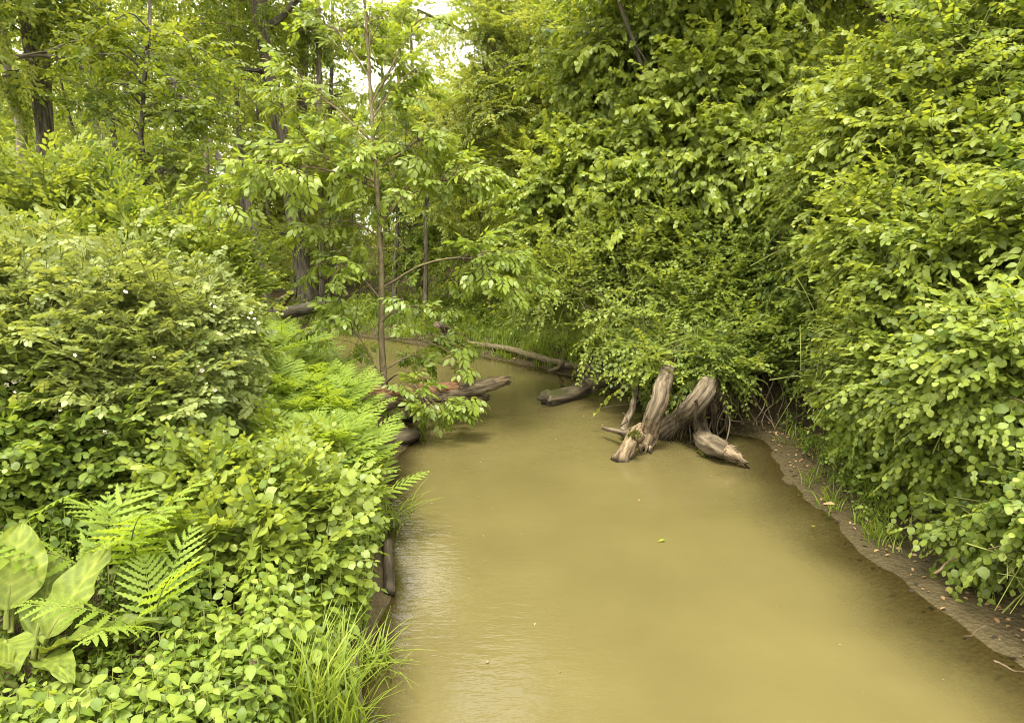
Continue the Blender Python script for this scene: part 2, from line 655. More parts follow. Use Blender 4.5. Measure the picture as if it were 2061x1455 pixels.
# ------------------------------------------------------------------ ground and creek
LEFT = [(-.9, -14), (-.85, 3.23), (-.92, 3.93), (-.95, 4.69), (-1.17, 5.76), (-1.3, 7.2), (-1.35, 8.4), (-1.75, 9.6), (-2.3, 10.9), (-3.3, 12.6), (-4.7, 14.6), (-7, 16.6), (-11, 18.2), (-17, 19.5), (-40, 21)]
RIGHT = [(-40, 25), (-17, 23), (-11, 22.2), (-9.1, 21.6), (-4.8, 18.5), (-2.3, 16.6), (-.8, 14.95), (.7, 13.2), (1.55, 12.1), (2.05, 11.0), (2.25, 9.7), (2.4, 9.0), (3.0, 8.75), (3.36, 8.5), (3.16, 7.39), (3.04, 6.22), (3.02, 5.26), (3.04, 4.41), (3.18, 3.7), (3.4, 2.5), (3.6, -14)]
POLY = np.array(LEFT + RIGHT)


def sdist(x, y):
    """signed distance to the creek outline, positive on land; and +1 where the near right bank is the closest shore"""
    pts = np.stack([np.ravel(x), np.ravel(y)], 1)
    best = np.full(len(pts), 1e9)
    side = np.zeros(len(pts), int)
    inside = np.zeros(len(pts), bool)
    n = len(POLY)
    for i in range(n):
        a, b = POLY[i], POLY[(i + 1) % n]
        ab = b - a
        t = np.clip(((pts - a) @ ab) / (ab @ ab), 0, 1)
        d = np.linalg.norm(pts - (a + t[:, None] * ab), axis=1)
        k = d < best
        best[k] = d[k]
        side[k] = i
        c = ((a[1] > pts[:, 1]) != (b[1] > pts[:, 1]))
        with np.errstate(divide='ignore', invalid='ignore'):
            xi = a[0] + (pts[:, 1] - a[1]) / (b[1] - a[1] if b[1] != a[1] else 1e-9) * ab[0]
        inside ^= c & (pts[:, 0] < xi)
    return np.where(inside, -best, best), side


nL = len(LEFT)


def hgt(x, y):
    x, y = np.asarray(x, float), np.asarray(y, float)
    d, side = sdist(x, y)
    xr, yr = np.ravel(x), np.ravel(y)
    q = np.stack([xr, yr, np.zeros_like(xr)], 1)
    nz = fbm(q * .9, 3)
    d = d + .1 * vnoise(q * 1.7) + .035 * vnoise(q * 4.3) + .02 * vnoise(q * 13.0)
    left = side < nL - 1
    near_r = side >= nL + 10
    steep = .4 * smooth(d / .45) + .05 * np.maximum(d - .3, 0)
    far = .3 * smooth(d / .8) + .06 * np.maximum(d - .5, 0)
    mud = .1 * np.clip(d, 0, 9) + .32 * smooth((d - .55) / 1.0) + .02 * d
    up = np.where(left, steep, np.where(near_r, mud, far))
    up = np.where(up > 2.2, 2.2 + (up - 2.2) * .15, up)
    bed = np.where(near_r, -np.clip(-d * .2, 0, .7), -np.clip(-d * .55, 0, .8))
    h = np.where(d > 0, up + .012, bed)
    h = h + np.where(d > 0, .05 * nz * smooth(d / .6), .015 * nz * smooth(-d / .5))
    return h.reshape(x.shape)


def spaced(lo, a, b, hi, st):
    o1 = a - np.cumsum(st * 1.13 ** np.arange(1, 60))
    o2 = b + np.cumsum(st * 1.13 ** np.arange(1, 60))
    return np.concatenate([o1[o1 > lo][::-1], np.arange(a, b + 1e-6, st), o2[o2 < hi]])


def sheet(xs, ys, zfun):
    X, Yg = np.meshgrid(xs, ys)
    Z = zfun(X, Yg)
    V = np.stack([X, Yg, Z], 2).reshape(-1, 3)
    m, n = X.shape
    i, k = np.meshgrid(np.arange(m - 1), np.arange(n - 1), indexing='ij')
    q = np.stack([i * n + k, i * n + k + 1, (i + 1) * n + k + 1, (i + 1) * n + k], 2).reshape(-1, 4)
    return T(V, q.ravel(), np.full(len(q), 4))


gx, gy = spaced(-300, -6, 6, 300, .11), spaced(-60, 1.5, 20, 300, .11)
ground = tag(mesh_obj("ground", sheet(gx, gy, hgt), ground_mat()), kind='structure')
ws = sheet(np.arange(-32, 5.5, .14), np.arange(-13, 25, .14), lambda x, y: np.zeros_like(x))
ws.tone = -hgt(ws.V[:, 0], ws.V[:, 1])
fz = ws.loops.reshape(-1, 4)
keep = (ws.tone[fz] > -.12).any(1)
ws = T(ws.V, fz[keep].ravel(), ws.tot[keep], None, ws.tone)
water = tag(mesh_obj("water", ws, water_mat()), kind='structure')

# ------------------------------------------------------------------ leaves
SHAPES = {
    'ovate': [(0, .0), (.18, .22), (.42, .3), (.7, .21), (1, 0)],
    'lance': [(0, .0), (.25, .17), (.5, .21), (.78, .12), (1, 0)],
    'round': [(0, .0), (.13, .24), (.42, .38), (.72, .29), (.88, .12), (1, 0)],
    'heart': [(.0, .0), (.02, .32), (.3, .43), (.66, .25), (1, 0)],
}


def leaf(shape='ovate', fold=.18, droop=.18, width=1.0, pet=.12):
    st = SHAPES[shape]
    V, ti = [], []
    for t, w in st:
        w *= width
        z = -droop * t * t
        y = pet + t * (1 - pet)
        if w == 0:
            V.append((0, y, z))
            ti.append([len(V) - 1])
        else:
            yb = y - (.14 if shape == 'heart' and t < .1 else 0)
            V += [(-w, yb, z + fold * w - .05), (0, y, z), (w, yb, z + fold * w - .05)]
            ti.append([len(V) - 3, len(V) - 2, len(V) - 1])
    F = []
    for a, b in zip(ti[:-1], ti[1:]):
        if len(a) == 1:
            F += [(a[0], b[1], b[0]), (a[0], b[2], b[1])]
        elif len(b) == 1:
            F += [(a[0], a[1], b[0]), (a[1], a[2], b[0])]
        else:
            F += [(a[0], a[1], b[1], b[0]), (a[1], a[2], b[2], b[1])]
    tone = np.full(len(V), .47)
    for a in ti:
        if len(a) == 3:
            tone[a[1]] = .6            # paler midrib
    return faces(V, F, tone=tone)


def leaf_far(w=.5, fold=.12, droop=.12):
    return faces([(0, .05, 0), (-w * .5, .45, fold), (0, 1, -droop), (w * .5, .45, fold)], [(0, 2, 1), (0, 3, 2)])


def mstem(path, r0, r1, n=3, mat=1):
    return tube(path, np.linspace(r0, r1, len(path)), n=n, cap=False, mat=mat)


def spray(lf, n, L, size, spread=60, sag=.15, opposite=False, stem=.004, tipsmall=.55, pitch=.25, seed=0, tone_tip=.25, rollv=.5, tonev=.16):
    r = np.random.default_rng(seed)
    u = np.linspace(.12, 1, n)
    if opposite:
        u = np.repeat(np.linspace(.1, 1, (n + 1) // 2), 2)[:n]
    pos = np.stack([.04 * L * np.sin(u * 5 + seed), u * L, -sag * L * u * u + .04 * L * np.sin(u * 3)], 1)
    sgn = np.where(np.arange(n) % 2 == 0, 1, -1)
    ang = R(spread) * (1 - .55 * u) * sgn + r.normal(0, .3, n)
    pt = -pitch - sag * u + r.normal(0, .28, n)
    d = np.stack([np.sin(ang) * np.cos(pt), np.cos(ang) * np.cos(pt), np.sin(pt)], 1)
    sz = size * (1 - (1 - tipsmall) * u ** 2) * r.uniform(.75, 1.2, n)
    tone = r.normal(0, tonev, n) + tone_tip * (u ** 3) + .45 * (r.random(n) < .05)
    g = inst(lf, frames(d, r.normal(0, rollv, n), sz), pos, tone)
    if stem:
        c = np.stack([.04 * L * np.sin(np.linspace(0, 1, 4) * 5 + seed), np.linspace(0, 1, 4) * L, -sag * L * np.linspace(0, 1, 4) ** 2 + .04 * L * np.sin(np.linspace(0, 1, 4) * 3)], 1)
        c[0] = (0, -.06 * L, 0)
        g = cat([g, mstem(c, stem, stem * .5)])
    return g


def pinnate(lf, pairs, L, lsize, sag=.3, seed=0):
    """one compound leaf along +Y with drooping leaflets"""
    r = np.random.default_rng(seed)
    u = np.concatenate([np.repeat(np.linspace(.35, .85, pairs), 2), [1.0]])
    n = len(u)
    sgn = np.where(np.arange(n) % 2 == 0, 1, -1)
    pos = np.stack([np.zeros(n), u * L, -sag * L * u * u], 1)
    ang = R(58) * sgn * (1 - .3 * u)
    ang[-1] = 0
    ang = ang + r.normal(0, .12, n)
    pt = -.25 - sag * u + r.normal(0, .18, n)
    d = np.stack([np.sin(ang) * np.cos(pt), np.cos(ang) * np.cos(pt), np.sin(pt)], 1)
    sz = lsize * (.85 + .25 * u) * r.uniform(.9, 1.1, n)
    g = inst(lf, frames(d, r.normal(0, .25, n), sz), pos, r.normal(0, .06, n))
    c = np.array([[0, 0, 0], [0, L * .5, -sag * L * .25], [0, L, -sag * L]])
    return cat([g, mstem(c, .0035, .002)])


L_OV, L_LA, L_RO, L_HE = leaf('ovate', fold=.3), leaf('lance', width=1.05, fold=.35), leaf('round', fold=.2, droop=.14), leaf('heart', fold=.2, droop=.25)
L_RL = leaf('ovate', width=1.15, fold=.2, droop=.1)
L_F = leaf_far()
L_FW = leaf_far(.62)

SP_BUSH = [spray(L_LA, 13, .42, .115, seed=s, sag=.1, pitch=.05) for s in range(3)]
SP_ROUND = [spray(L_RO, 12, .42, .105, seed=s + 10, sag=.2, pitch=.2, tipsmall=.6) for s in range(3)]
SP_HEART = [spray(L_HE, 12, .5, .135, seed=s + 20, sag=.3, pitch=.55, tipsmall=.6, tonev=.14) for s in range(3)]
SP_HEDGE = [spray(L_OV, 14, .45, .1, seed=s + 30, sag=.25, pitch=.3) for s in range(3)]
SP_HEDGER = [spray(L_RO, 12, .42, .1, seed=s + 35, sag=.3, pitch=.3, tonev=.13) for s in range(3)]
SP_SMALL = [spray(L_OV, 16, .45, .078, seed=s + 40, sag=.12, pitch=.12, opposite=True, spread=65) for s in range(3)]
SP_FAR = [spray(L_F, 18, .8, .17, seed=s + 50, sag=.2, pitch=.25, spread=75, stem=0) for s in range(4)]
SP_FARS = [spray(L_F, 22, .7, .11, seed=s + 60, sag=.15, pitch=.15, spread=75, stem=0) for s in range(4)]
SP_MID = [spray(L_OV, 14, .6, .15, seed=s + 70, sag=.2, pitch=.25, spread=70) for s in range(3)]


def ash_spray(seed):
    r = np.random.default_rng(seed)
    g = []
    for k in range(5):
        pl = pinnate(L_LA, 3, .3, .155, sag=.25 + .1 * r.random(), seed=seed * 9 + k)
        a = r.uniform(-1.9, 1.9) if k else 0
        d = np.array([[math.sin(a), math.cos(a), r.uniform(-.35, .25)]])
        g.append(inst(pl, frames(d, r.normal(0, .2, 1), [r.uniform(.75, 1.1)]), np.array([[0, .05 * k, 0.]]), r.normal(.05, .1, 1)))
    return cat(g)


def rose_spray(seed):
    r = np.random.default_rng(seed)
    g = []
    for k in range(6):
        pl = pinnate(L_RL, 3, .105, .043, sag=.15, seed=seed * 9 + k)
        a = (1 if k % 2 else -1) * R(55) + r.normal(0, .4)
        d = np.array([[math.sin(a), math.cos(a), r.uniform(-.1, .5)]])
        g.append(inst(pl, frames(d, r.normal(0, .3, 1), [r.uniform(.8, 1.15)]), np.array([[0, .055 * k, 0.01 * k]]), r.normal(0, .12, 1)))
    g.append(mstem(np.array([[0, -.1, 0], [0, .15, .01], [0, .34, .04]]), .004, .002))
    return cat(g)


SP_ASH = [ash_spray(s) for s in (1, 2, 3)]
SP_ROSE = [rose_spray(s) for s in (4, 5, 6)]


# ------------------------------------------------------------------ shrubs
def blob(px, py, Y, rx, ry, dz=None):
    """ellipsoid of foliage: centre by view ray and distance, radii in metres from the picture scale"""
    k = math.hypot(Y, CAM_H * .3) / FPX
    c = P(px, py, Y)
    return (c, np.array([rx * k, (dz if dz else .75 * (rx + ry) / 2 * k), ry * k]))


def sample_blobs(blobs, N, rmin=.55, back=.45, cull=.72, low=.06, hole=-.28):
    area = np.array([np.prod(b[1]) ** (2 / 3) for b in blobs])
    pts, nor, rr = [], [], []
    tot = 0
    while tot < N:
        k = rng.choice(len(blobs), N, p=area / area.sum())
        C = np.array([b[0] for b in blobs])[k]
        A = np.array([b[1] for b in blobs])[k]
        u = nrm(rng.normal(size=(N, 3)))
        r = 1 - (1 - rmin) * rng.random(N) ** 1.6
        lump = 1 + .3 * vnoise(u * 2.1 + k[:, None] * 5.1) + .12 * vnoise(u * 5.3 + k[:, None] * 3.1)
        p = C + u * A * (r * lump)[:, None]
        n = nrm(u / A)
        ok = p[:, 2] > hgt(p[:, 0], p[:, 1]) + low
        ok &= p[:, 2] > .05
        ok &= vnoise(p * 1.5 + 7.7) > hole
        vd = nrm(p - np.array([0, 0, CAM_H]))
        facing = -(n * vd).sum(1)
        ok &= (facing > -.15) | (rng.random(N) < back)
        for j, (c, a) in enumerate(blobs):
            q = np.linalg.norm((p - c) / a, axis=1)
            ok &= (k == j) | (q > cull)
        pts.append(p[ok])
        nor.append(n[ok])
        rr.append(r[ok])
        tot += ok.sum()
    return np.concatenate(pts)[:N], np.concatenate(nor)[:N], np.concatenate(rr)[:N]


def foliage(blobs, sprays, N, up=.35, out=.75, rnd=.45, size=(.8, 1.2), tone=0.5, toplight=.12, per=7, bl=(.4, .85), sag=.3, wood=True, clear=.1, shore=None, **k):
    """leafy branchlets: each is a drooping twig that carries several sprays"""
    K = max(N // per, 4)
    p, n, r = sample_blobs(blobs, K, **k)
    d = nrm(n * out + np.array([0, 0, up]) + rng.normal(0, rnd, p.shape))
    ln = rng.uniform(*bl, K)
    sz = np.array([np.min(b[1]) for b in blobs]).mean()
    ln = ln * np.clip(sz / .55, .5, 1.5)
    u = np.linspace(.1, 1, per)
    s0 = p - d * ln[:, None] * .6
    s0[:, 2] = np.maximum(s0[:, 2], hgt(s0[:, 0], s0[:, 1]) + .03)
    sg = rng.uniform(.3, 1.3, K) * sag
    q = s0[:, None] + d[:, None] * (u[None, :, None] * ln[:, None, None])
    q[:, :, 2] -= sg[:, None] * ln[:, None] * u[None] ** 2
    M = frames(d, rng.normal(0, .25, K))
    x, z = M[:, :, 0], M[:, :, 2]
    side = np.where(np.arange(per) % 2 == 0, 1, -1)
    ang = R(62) * side[None] * (1 - .75 * u[None] ** 2) + rng.normal(0, .3, (K, per))
    dd = d[:, None] * np.cos(ang)[:, :, None] + x[:, None] * np.sin(ang)[:, :, None] + z[:, None] * rng.normal(.08, .22, (K, per))[:, :, None]
    dd[:, :, 2] -= sg[:, None] * u[None]
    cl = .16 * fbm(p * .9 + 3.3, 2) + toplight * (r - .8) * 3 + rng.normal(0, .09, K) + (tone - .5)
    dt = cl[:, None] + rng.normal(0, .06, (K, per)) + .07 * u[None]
    n_ = K * per
    q, dd, dt = q.reshape(-1, 3), nrm(dd.reshape(-1, 3)), dt.ravel()
    ok = q[:, 2] > hgt(q[:, 0], q[:, 1]) + clear
    if shore is not None:
        ok &= sdist(q[:, 0], q[:, 1])[0] > shore + .15 * vnoise(q * 2)
    q, dd, dt = q[ok], dd[ok], dt[ok]
    siz = rng.uniform(*size, len(q)) * np.repeat(rng.uniform(.85, 1.15, K), per)[ok]
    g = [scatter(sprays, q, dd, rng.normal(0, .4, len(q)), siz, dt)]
    if wood:
        for i in range(K):
            c = s0[i] + d[i] * ln[i] * np.linspace(-.25, 1, 5)[:, None]
            c[:, 2] -= sg[i] * ln[i] * np.clip(np.linspace(-.25, 1, 5), 0, 1) ** 2
            g.append(mstem(c, .009, .003, n=3))
    return cat(g), s0, q


def stems(base, blobs, p, nst, ntw, r0=.022):
    g = []
    mids = []
    for k in range(nst):
        c, a = blobs[k % len(blobs)]
        b = np.array(base) + np.array([*rng.normal(0, .22, 2), 0])
        b[2] = float(hgt(b[0], b[1])) - .05
        e = c + rng.normal(0, .3, 3) * a
        m = (b + e) / 2 + np.array([0, 0, .15]) + rng.normal(0, .12, 3)
        pa = bend([b, m, e], 9, .05, k)
        g.append(mstem(pa, r0 * rng.uniform(.7, 1.2), r0 * .35, n=5))
        mids.append(pa[3:])
    mids = np.concatenate(mids)
    for i in rng.choice(len(p), min(ntw, len(p)), replace=False):
        j = np.argmin(np.linalg.norm(mids - p[i], axis=1) + rng.random(len(mids)) * .5)
        s, e = mids[j], p[i]
        pa = bend([s, (s + e) / 2 + np.array([0, 0, .08]) + rng.normal(0, .06, 3), e], 6, .03, i)
        g.append(mstem(pa, r0 * .35, r0 * .12, n=3))
    t = cat(g)
    t.mat[:] = 0
    return t


def shrub(name, label, cat_, blobs, sprays, N, base, lm, group=None, nst=7, ntw=60, r0=.022, wood=None, **k):
    b = np.array([base[0], base[1], float(hgt(base[0], base[1]))])
    root = thing(name, b, label, cat_, group)
    g, p, d = foliage(blobs, sprays, N, **k)
    mesh_obj("foliage", g, [lm, M_GSTEM], root)
    mesh_obj("stems", stems(b, blobs, p, nst, ntw, r0), [wood or M_TWIG], root)
    return root, p, d


# ------------------------------------------------------------------ trees
def limb_tree(H, r0, hb, reach, nl, spr, nsp, lean=(0, 0), seed=0, rise=.45, spread=.5, size=(.8, 1.3), flat=.5, top=True):
    """trunk, limbs and a crown hung on the limbs; at the origin"""
    r = np.random.default_rng(seed)
    base = np.zeros(3)
    tp = np.array([lean[0] * H, lean[1] * H, H])
    trunk_p = bend([base, tp * .33 + np.array([*r.normal(0, .02 * H, 2), 0]), tp * .66 + np.array([*r.normal(0, .03 * H, 2), 0]), tp], 16, .03 * H ** .5, seed)
    rad = r0 * (1 - .86 * np.linspace(0, 1, 16) ** 1.1)
    wood = [tube(trunk_p, rad, n=10, rough=.08, freq=2.2, flare=(.45 * r0 * 4, .5, 5), seed=seed)]
    Q, D = [], []
    for k in range(nl):
        f = hb + (1 - hb) * (k + r.random() * .6) / nl
        i = f * 15
        s = trunk_p[int(i)] * (1 - i % 1) + trunk_p[min(int(i) + 1, 15)] * (i % 1)
        az = k * 2.4 + r.normal(0, .4) + seed
        ln = reach * (1 - .6 * (f - hb) / (1 - hb + 1e-6)) * r.uniform(.7, 1.15)
        el = rise * r.uniform(.5, 1.5)
        dv = np.array([math.cos(az) * math.cos(el), math.sin(az) * math.cos(el), math.sin(el)])
        e = s + dv * ln + np.array([0, 0, -.08 * ln])
        m = s + dv * ln * .5 + np.array([0, 0, .09 * ln]) + r.normal(0, .05 * ln, 3)
        lp = bend([s, m, e], 8, .03 * ln, seed + k)
        lr = max(r0 * (1 - .8 * f) * .42, .012)
        wood.append(mstem(lp, lr, lr * .3, n=6, mat=0))
        for q in range(5):
            u = r.uniform(.3, 1)
            ss = lp[int(u * 7)]
            a2 = az + r.normal(0, .9)
            l2 = ln * r.uniform(.2, .45)
            e2 = ss + np.array([math.cos(a2), math.sin(a2), r.uniform(-.1, .55)]) * l2
            wood.append(mstem(bend([ss, (ss + e2) / 2 + [0, 0, .05 * l2], e2], 5, .02 * l2, q), lr * .35, lr * .1, n=4, mat=0))
            Q.append(e2)
            D.append(e2 - ss)
        Q.append(e)
        D.append(e - m)
    if top:
        Q.append(tp)
        D.append(np.array([0, 0, 1.]))
    Q, D = np.array(Q), nrm(np.array(D))
    k = r.integers(0, len(Q), nsp)
    off = r.normal(0, 1, (nsp, 3)) * spread
    off[:, 2] *= flat
    back = r.uniform(0, 1, nsp)[:, None] * .9
    q = Q[k] + off - D[k] * back * spread * 1.2
    d = nrm(D[k] * .5 + nrm(off) * .5 + r.normal(0, .35, (nsp, 3)) + np.array([0, 0, -.05]))
    dt = r.normal(0, .1, nsp) + .22 * fbm(q * .6, 2) + .06
    si = r.integers(0, len(spr), nsp)
    M = frames(d, r.normal(0, .4, nsp), r.uniform(*size, nsp))
    crown = cat([inst(s, M[si == i], q[si == i], dt[si == i]) for i, s in enumerate(spr)])
    return cat(wood), crown


def tree(name, label, loc, tc, mats, group=None, cat_="tree", rot=0, scale=1):
    root = thing(name, (0, 0, 0), label, cat_, group)
    mesh_obj("trunk", tc[0], [mats[0]], root)
    mesh_obj("crown", tc[1], [mats[1], M_TWIG], root)
    root.location = loc
    root.rotation_euler = (0, 0, rot)
    root.scale = (scale,) * 3
    return root


def ground_at(x, y, dz=0.0):
    return (float(x), float(y), float(hgt(x, y)) + dz)



# ================================================================== THE PLACE
# ------------------------------------------------------------------ logs in and beside the water
def log(name, label, pts, r0, r1, mat, n=26, m=40, rough=.13, jag=.08, wob=.03, seed=0, cat_="log", group=None, freq=2.2, taper=None):
    pa = bend(pts, m, wob, seed)
    rad = np.linspace(r0, r1, m)
    if taper is not None:
        rad = rad * np.interp(np.linspace(0, 1, m), *taper)
    t = tube(pa, rad, n=n, rough=rough, freq=freq, jag=jag, seed=seed)
    root = thing(name, pa[0], label, cat_, group)
    mesh_obj("log_body", t, [mat], root)
    return root, pa, rad


def stub(root, name, pts, r0, r1, mat, seed=0, jag=.03, rough=.1, n=10):
    t = tube(bend(pts, 8, .01, seed), np.linspace(r0, r1, 8), n=n, rough=rough, freq=2.5, jag=jag, seed=seed)
    return mesh_obj(name, t, [mat], root)


def cushion(root, name, c, rad, mat, seed=0):
    """moss: hundreds of tiny blades over a low uneven pad"""
    r = np.random.default_rng(seed)
    u = nrm(r.normal(size=(420, 3)) + [0, -.2, .6])
    p = np.array(c) + u * np.array(rad) * (.75 + .4 * fbm(u * 2.5 + seed, 2))[:, None]
    g = inst(leaf_far(.35), frames(u + r.normal(0, .5, u.shape), r.uniform(-1, 1, 420), r.uniform(.018, .04, 420)), p, r.normal(0, .2, 420))
    return mesh_obj(name, g, [M_MOSS], root)


# decayed red log jutting out from the fern bank
rl, pa, _ = log("decayed_log", "decayed log with a rotten red top jutting from the fern bank over the water",
                [at(690, 815, .62), at(785, 803, .56), at(880, 792, .5), at(960, 780, .5), at(1012, 767, .56)], .14, .1, M_LOGG, rough=.14, jag=.12, seed=3,
                taper=([0, .75, .9, 1], [1, .95, .85, .6]))
top = pa + np.array([0, -.02, .062])
mesh_obj("rotten_wood", tube(top[4:25], .1, n=14, rough=.3, freq=3.5, stretch=.6, jag=.05, seed=8), [M_ROT], rl)
mesh_obj("broken_end", tube(bend(np.array([pa[31], pa[35] + [0, 0, .01], pa[39] + [.06, 0, .02]]), 10), np.linspace(.1, .06, 10), n=14, rough=.3, freq=3, jag=.09, seed=21), [M_LOGB], rl)
stub(rl, "branch_stub", [at(880, 798, .42), at(930, 797, .36), at(980, 801, .28)], .075, .055, M_LOGG, 4, jag=.05)
# low dark pieces under it
log("sunken_log", "short dark log end poking out under the ferns at the water", [at(770, 842, .12), at(800, 840, .1), at(838, 836, .07)], .09, .075, M_LOGD, n=12, m=10, jag=.04, seed=5)
log("sunken_log", "blunt black wood stub at the water edge below the low dark log end", [at(780, 884, .12), at(815, 880, .1), at(838, 873, .07)], .1, .085, M_LOGD, n=12, m=10, jag=.03, seed=6)
# mossy log reaching left
ml, pa, _ = log("mossy_log", "mossy dark log reaching from the right bank with its blunt end on the water",
                [at(1290, 752, .3), at(1222, 762, .32), at(1186, 772, .2), at(1150, 792, .1), at(1096, 806, .09)], .125, .135, M_LOGM, seed=12, jag=.04, rough=.14)
stub(ml, "branch_stub", [at(1222, 765, .3), at(1205, 775, .18), at(1190, 787, .08)], .06, .05, M_LOGM, 2)
# long fallen limb along the far bank
fl, pa, _ = log("fallen_branch", "long smooth fallen limb lying along the far bank just above the water",
                [at(930, 692, .14), at(1000, 700, .18), at(1060, 713, .2), at(1110, 725, .18), at(1150, 736, .14), at(1200, 742, .2)], .075, .06, M_SAPB, seed=15, n=12, m=30, jag=.03, wob=.05)
stub(fl, "side_branch", [at(1132, 727, .26), at(1125, 740, .1), at(1103, 749, -.03)], .06, .035, M_SAPB, 3)
ub, pa, _ = log("leaning_branch", "short barky branch slanting down the far bank into the creek",
                [at(880, 655, .75), at(905, 668, .5), at(925, 684, .22), at(948, 701, -.03)], .1, .09, M_LOGG, seed=17, n=12, m=14, jag=.03)
stub(ub, "side_branch", [at(890, 668, .45), at(915, 682, .22), at(932, 692, .14)], .09, .08, M_LOGD, 5)

# log jam under the right hand trees
j1, pa, _ = log("broken_log", "pale broken log with a splintered end leaning down onto the log jam",
                [P(1372, 640, 10.2), P(1346, 735, 9.0), at(1333, 790, .72), at(1318, 835, .46), at(1306, 868, .22), at(1299, 905, .02)], .1, .112, M_LOGB, seed=22, n=22, m=30, rough=.14, jag=.1,
                taper=([0, .65, .85, 1], [.8, 1, 1.12, .62]))
mesh_obj("bark", tube(pa[:19] + np.array([.0, .0, .004]), np.linspace(.092, .116, 19), n=16, rough=.1, freq=2.4, cap=False, seed=23), [M_LOGG], j1)
stub(j1, "torn_stub", [at(1306, 862, .25), at(1286, 862, .25), at(1262, 874, .2)], .07, .045, M_LOGB, 9, jag=.06, rough=.22)
j2, pa, _ = log("furrowed_log", "thick grey furrowed log leaning from the bank down behind the pale broken log",
                [P(1560, 600, 10.6), P(1450, 745, 9.1), at(1408, 800, .7), at(1370, 838, .34), at(1335, 868, .1), at(1318, 880, -.05)], .125, .125, M_LOGG, seed=25, n=22, m=30, rough=.16, jag=.05, freq=3.2)
cushion(j2, "moss_patch", at(1322, 868, .09), (.06, .05, .07), M_MOSS, 3)
j3, pa, _ = log("sunken_stump", "flaky pale stump slanting into the water at the left of the jam",
                [at(1288, 868, .3), at(1272, 890, .17), at(1256, 915, .05), at(1244, 938, -.07)], .09, .105, M_LOGB, seed=28, n=20, m=20, rough=.2, jag=.06, freq=3)
cushion(j3, "moss_patch", at(1277, 876, .33), (.07, .05, .05), M_MOSS, 5)
stub(j3, "side_branch", [at(1275, 878, .22), at(1245, 868, .18), at(1212, 861, .14)], .055, .02, M_LOGG, 5)
j4, pa, _ = log("hollow_log", "grey hollow log with a knot hole and a torn flat tip over the water",
                [P(1410, 770, 9.3), P(1400, 818, 8.7), at(1410, 855, .26), at(1418, 884, .16), at(1446, 902, .17), at(1468, 910, .15)], .1, .11, M_LOGG, seed=31, n=22, m=28, rough=.16, jag=.06,
                taper=([0, .5, .7, 1], [.9, .95, 1.25, .8]))
mesh_obj("torn_tip", tube(bend([at(1458, 906, .17), at(1480, 918, .12), at(1502, 934, .05)], 9), np.linspace(.075, .03, 9) * np.array([1, 1.1, .9, 1.05, 1.0, 1.2, .9, 1.1, 1]), n=10, rough=.35, freq=2, jag=.07, seed=33), [M_LOGB], j4)
kp = at(1452, 909, .12)
kd = nrm(np.array([0, 0, CAM_H]) - kp)
mesh_obj("knot_hole", tube(np.array([kp - kd * .02, kp + kd * .035, kp + kd * .06]), [.05, .05, .04], n=14, rough=.15, cap=False, seed=2), [M_LOGG], j4)
mesh_obj("knot_shade_plug", tube(np.array([kp - kd * .02, kp + kd * .04]), [.036, .036], n=12, seed=2), [M_LOGD], j4)  # solid dark plug standing in for the shade inside the knot hole
cushion(j4, "moss_patch", at(1424, 909, .07), (.11, .06, .05), M_MOSS, 6)
j5, pa, _ = log("leaning_stick", "thin grey crooked stick leaning at the left of the pale broken log",
                [at(1278, 800, .4), at(1270, 830, .28), at(1256, 860, .14), at(1255, 873, .1)], .04, .055, M_LOGG, seed=34, n=10, m=12, jag=.03)
stub(j5, "upper_fork", [at(1278, 800, .4), at(1282, 780, .5), at(1274, 765, .52)], .04, .03, M_LOGD, 2)
# roots and sticks hanging between the logs
rt = thing("root_tangle", at(1395, 880, 0), "tangle of bare hanging roots between the furrowed log and the hollow log", "roots")
for k in range(34):
    x0 = rng.uniform(1365, 1470)
    x1 = x0 + rng.normal(-18, 18)
    z0 = rng.uniform(.45, .75)
    a, b = at(x0, rng.uniform(790, 815), z0), at(x1, rng.uniform(868, 905), -.04)
    m = (a + b) / 2 + rng.normal(0, .05, 3)
    rr = rng.choice([.008, .011, .014, .02, .034])
    mesh_obj("root", tube(bend([a, m, b], 10, .04, k), np.linspace(rr, rr * .6, 10), n=7, rough=.15, cap=False, seed=k), [M_LOGG], rt)
def splinters(root, c, d, n, ln, mat, seed):
    r = np.random.default_rng(seed)
    g = []
    x, y = nrm(np.cross(d, [0, .3, 1])), None
    y = np.cross(d, x)
    for k in range(n):
        a, q = r.uniform(0, 6.28), r.uniform(.4, 1)
        b = np.array(c) + (x * math.cos(a) + y * math.sin(a)) * .085 * q - d * .04
        e = b + d * ln * r.uniform(.4, 1.1) + r.normal(0, .018, 3)
        g.append(tube(np.array([b, (b * .5 + e * .5), e]), [.02, .013, .002], n=5, rough=.2, freq=2, seed=k))
    mesh_obj("splinters", cat(g), [mat], root)


for rt_, a_, b_, n_s, sd_ in ((j1, at(1306, 868, .22), at(1299, 905, .02), 16, 1), (j3, at(1256, 915, .05), at(1246, 935, -.05), 10, 2), (j4, at(1446, 902, .17), at(1480, 912, .14), 14, 3),
                           (rl, P(960, 780, 10.1), P(1012, 767, 10.0), 14, 4)):
    d_ = nrm(np.array(b_) - np.array(a_))
    splinters(rt_, np.array(b_) if rt_ != j4 else at(1470, 911, .14), d_, n_s, .16, M_LOGB, sd_)
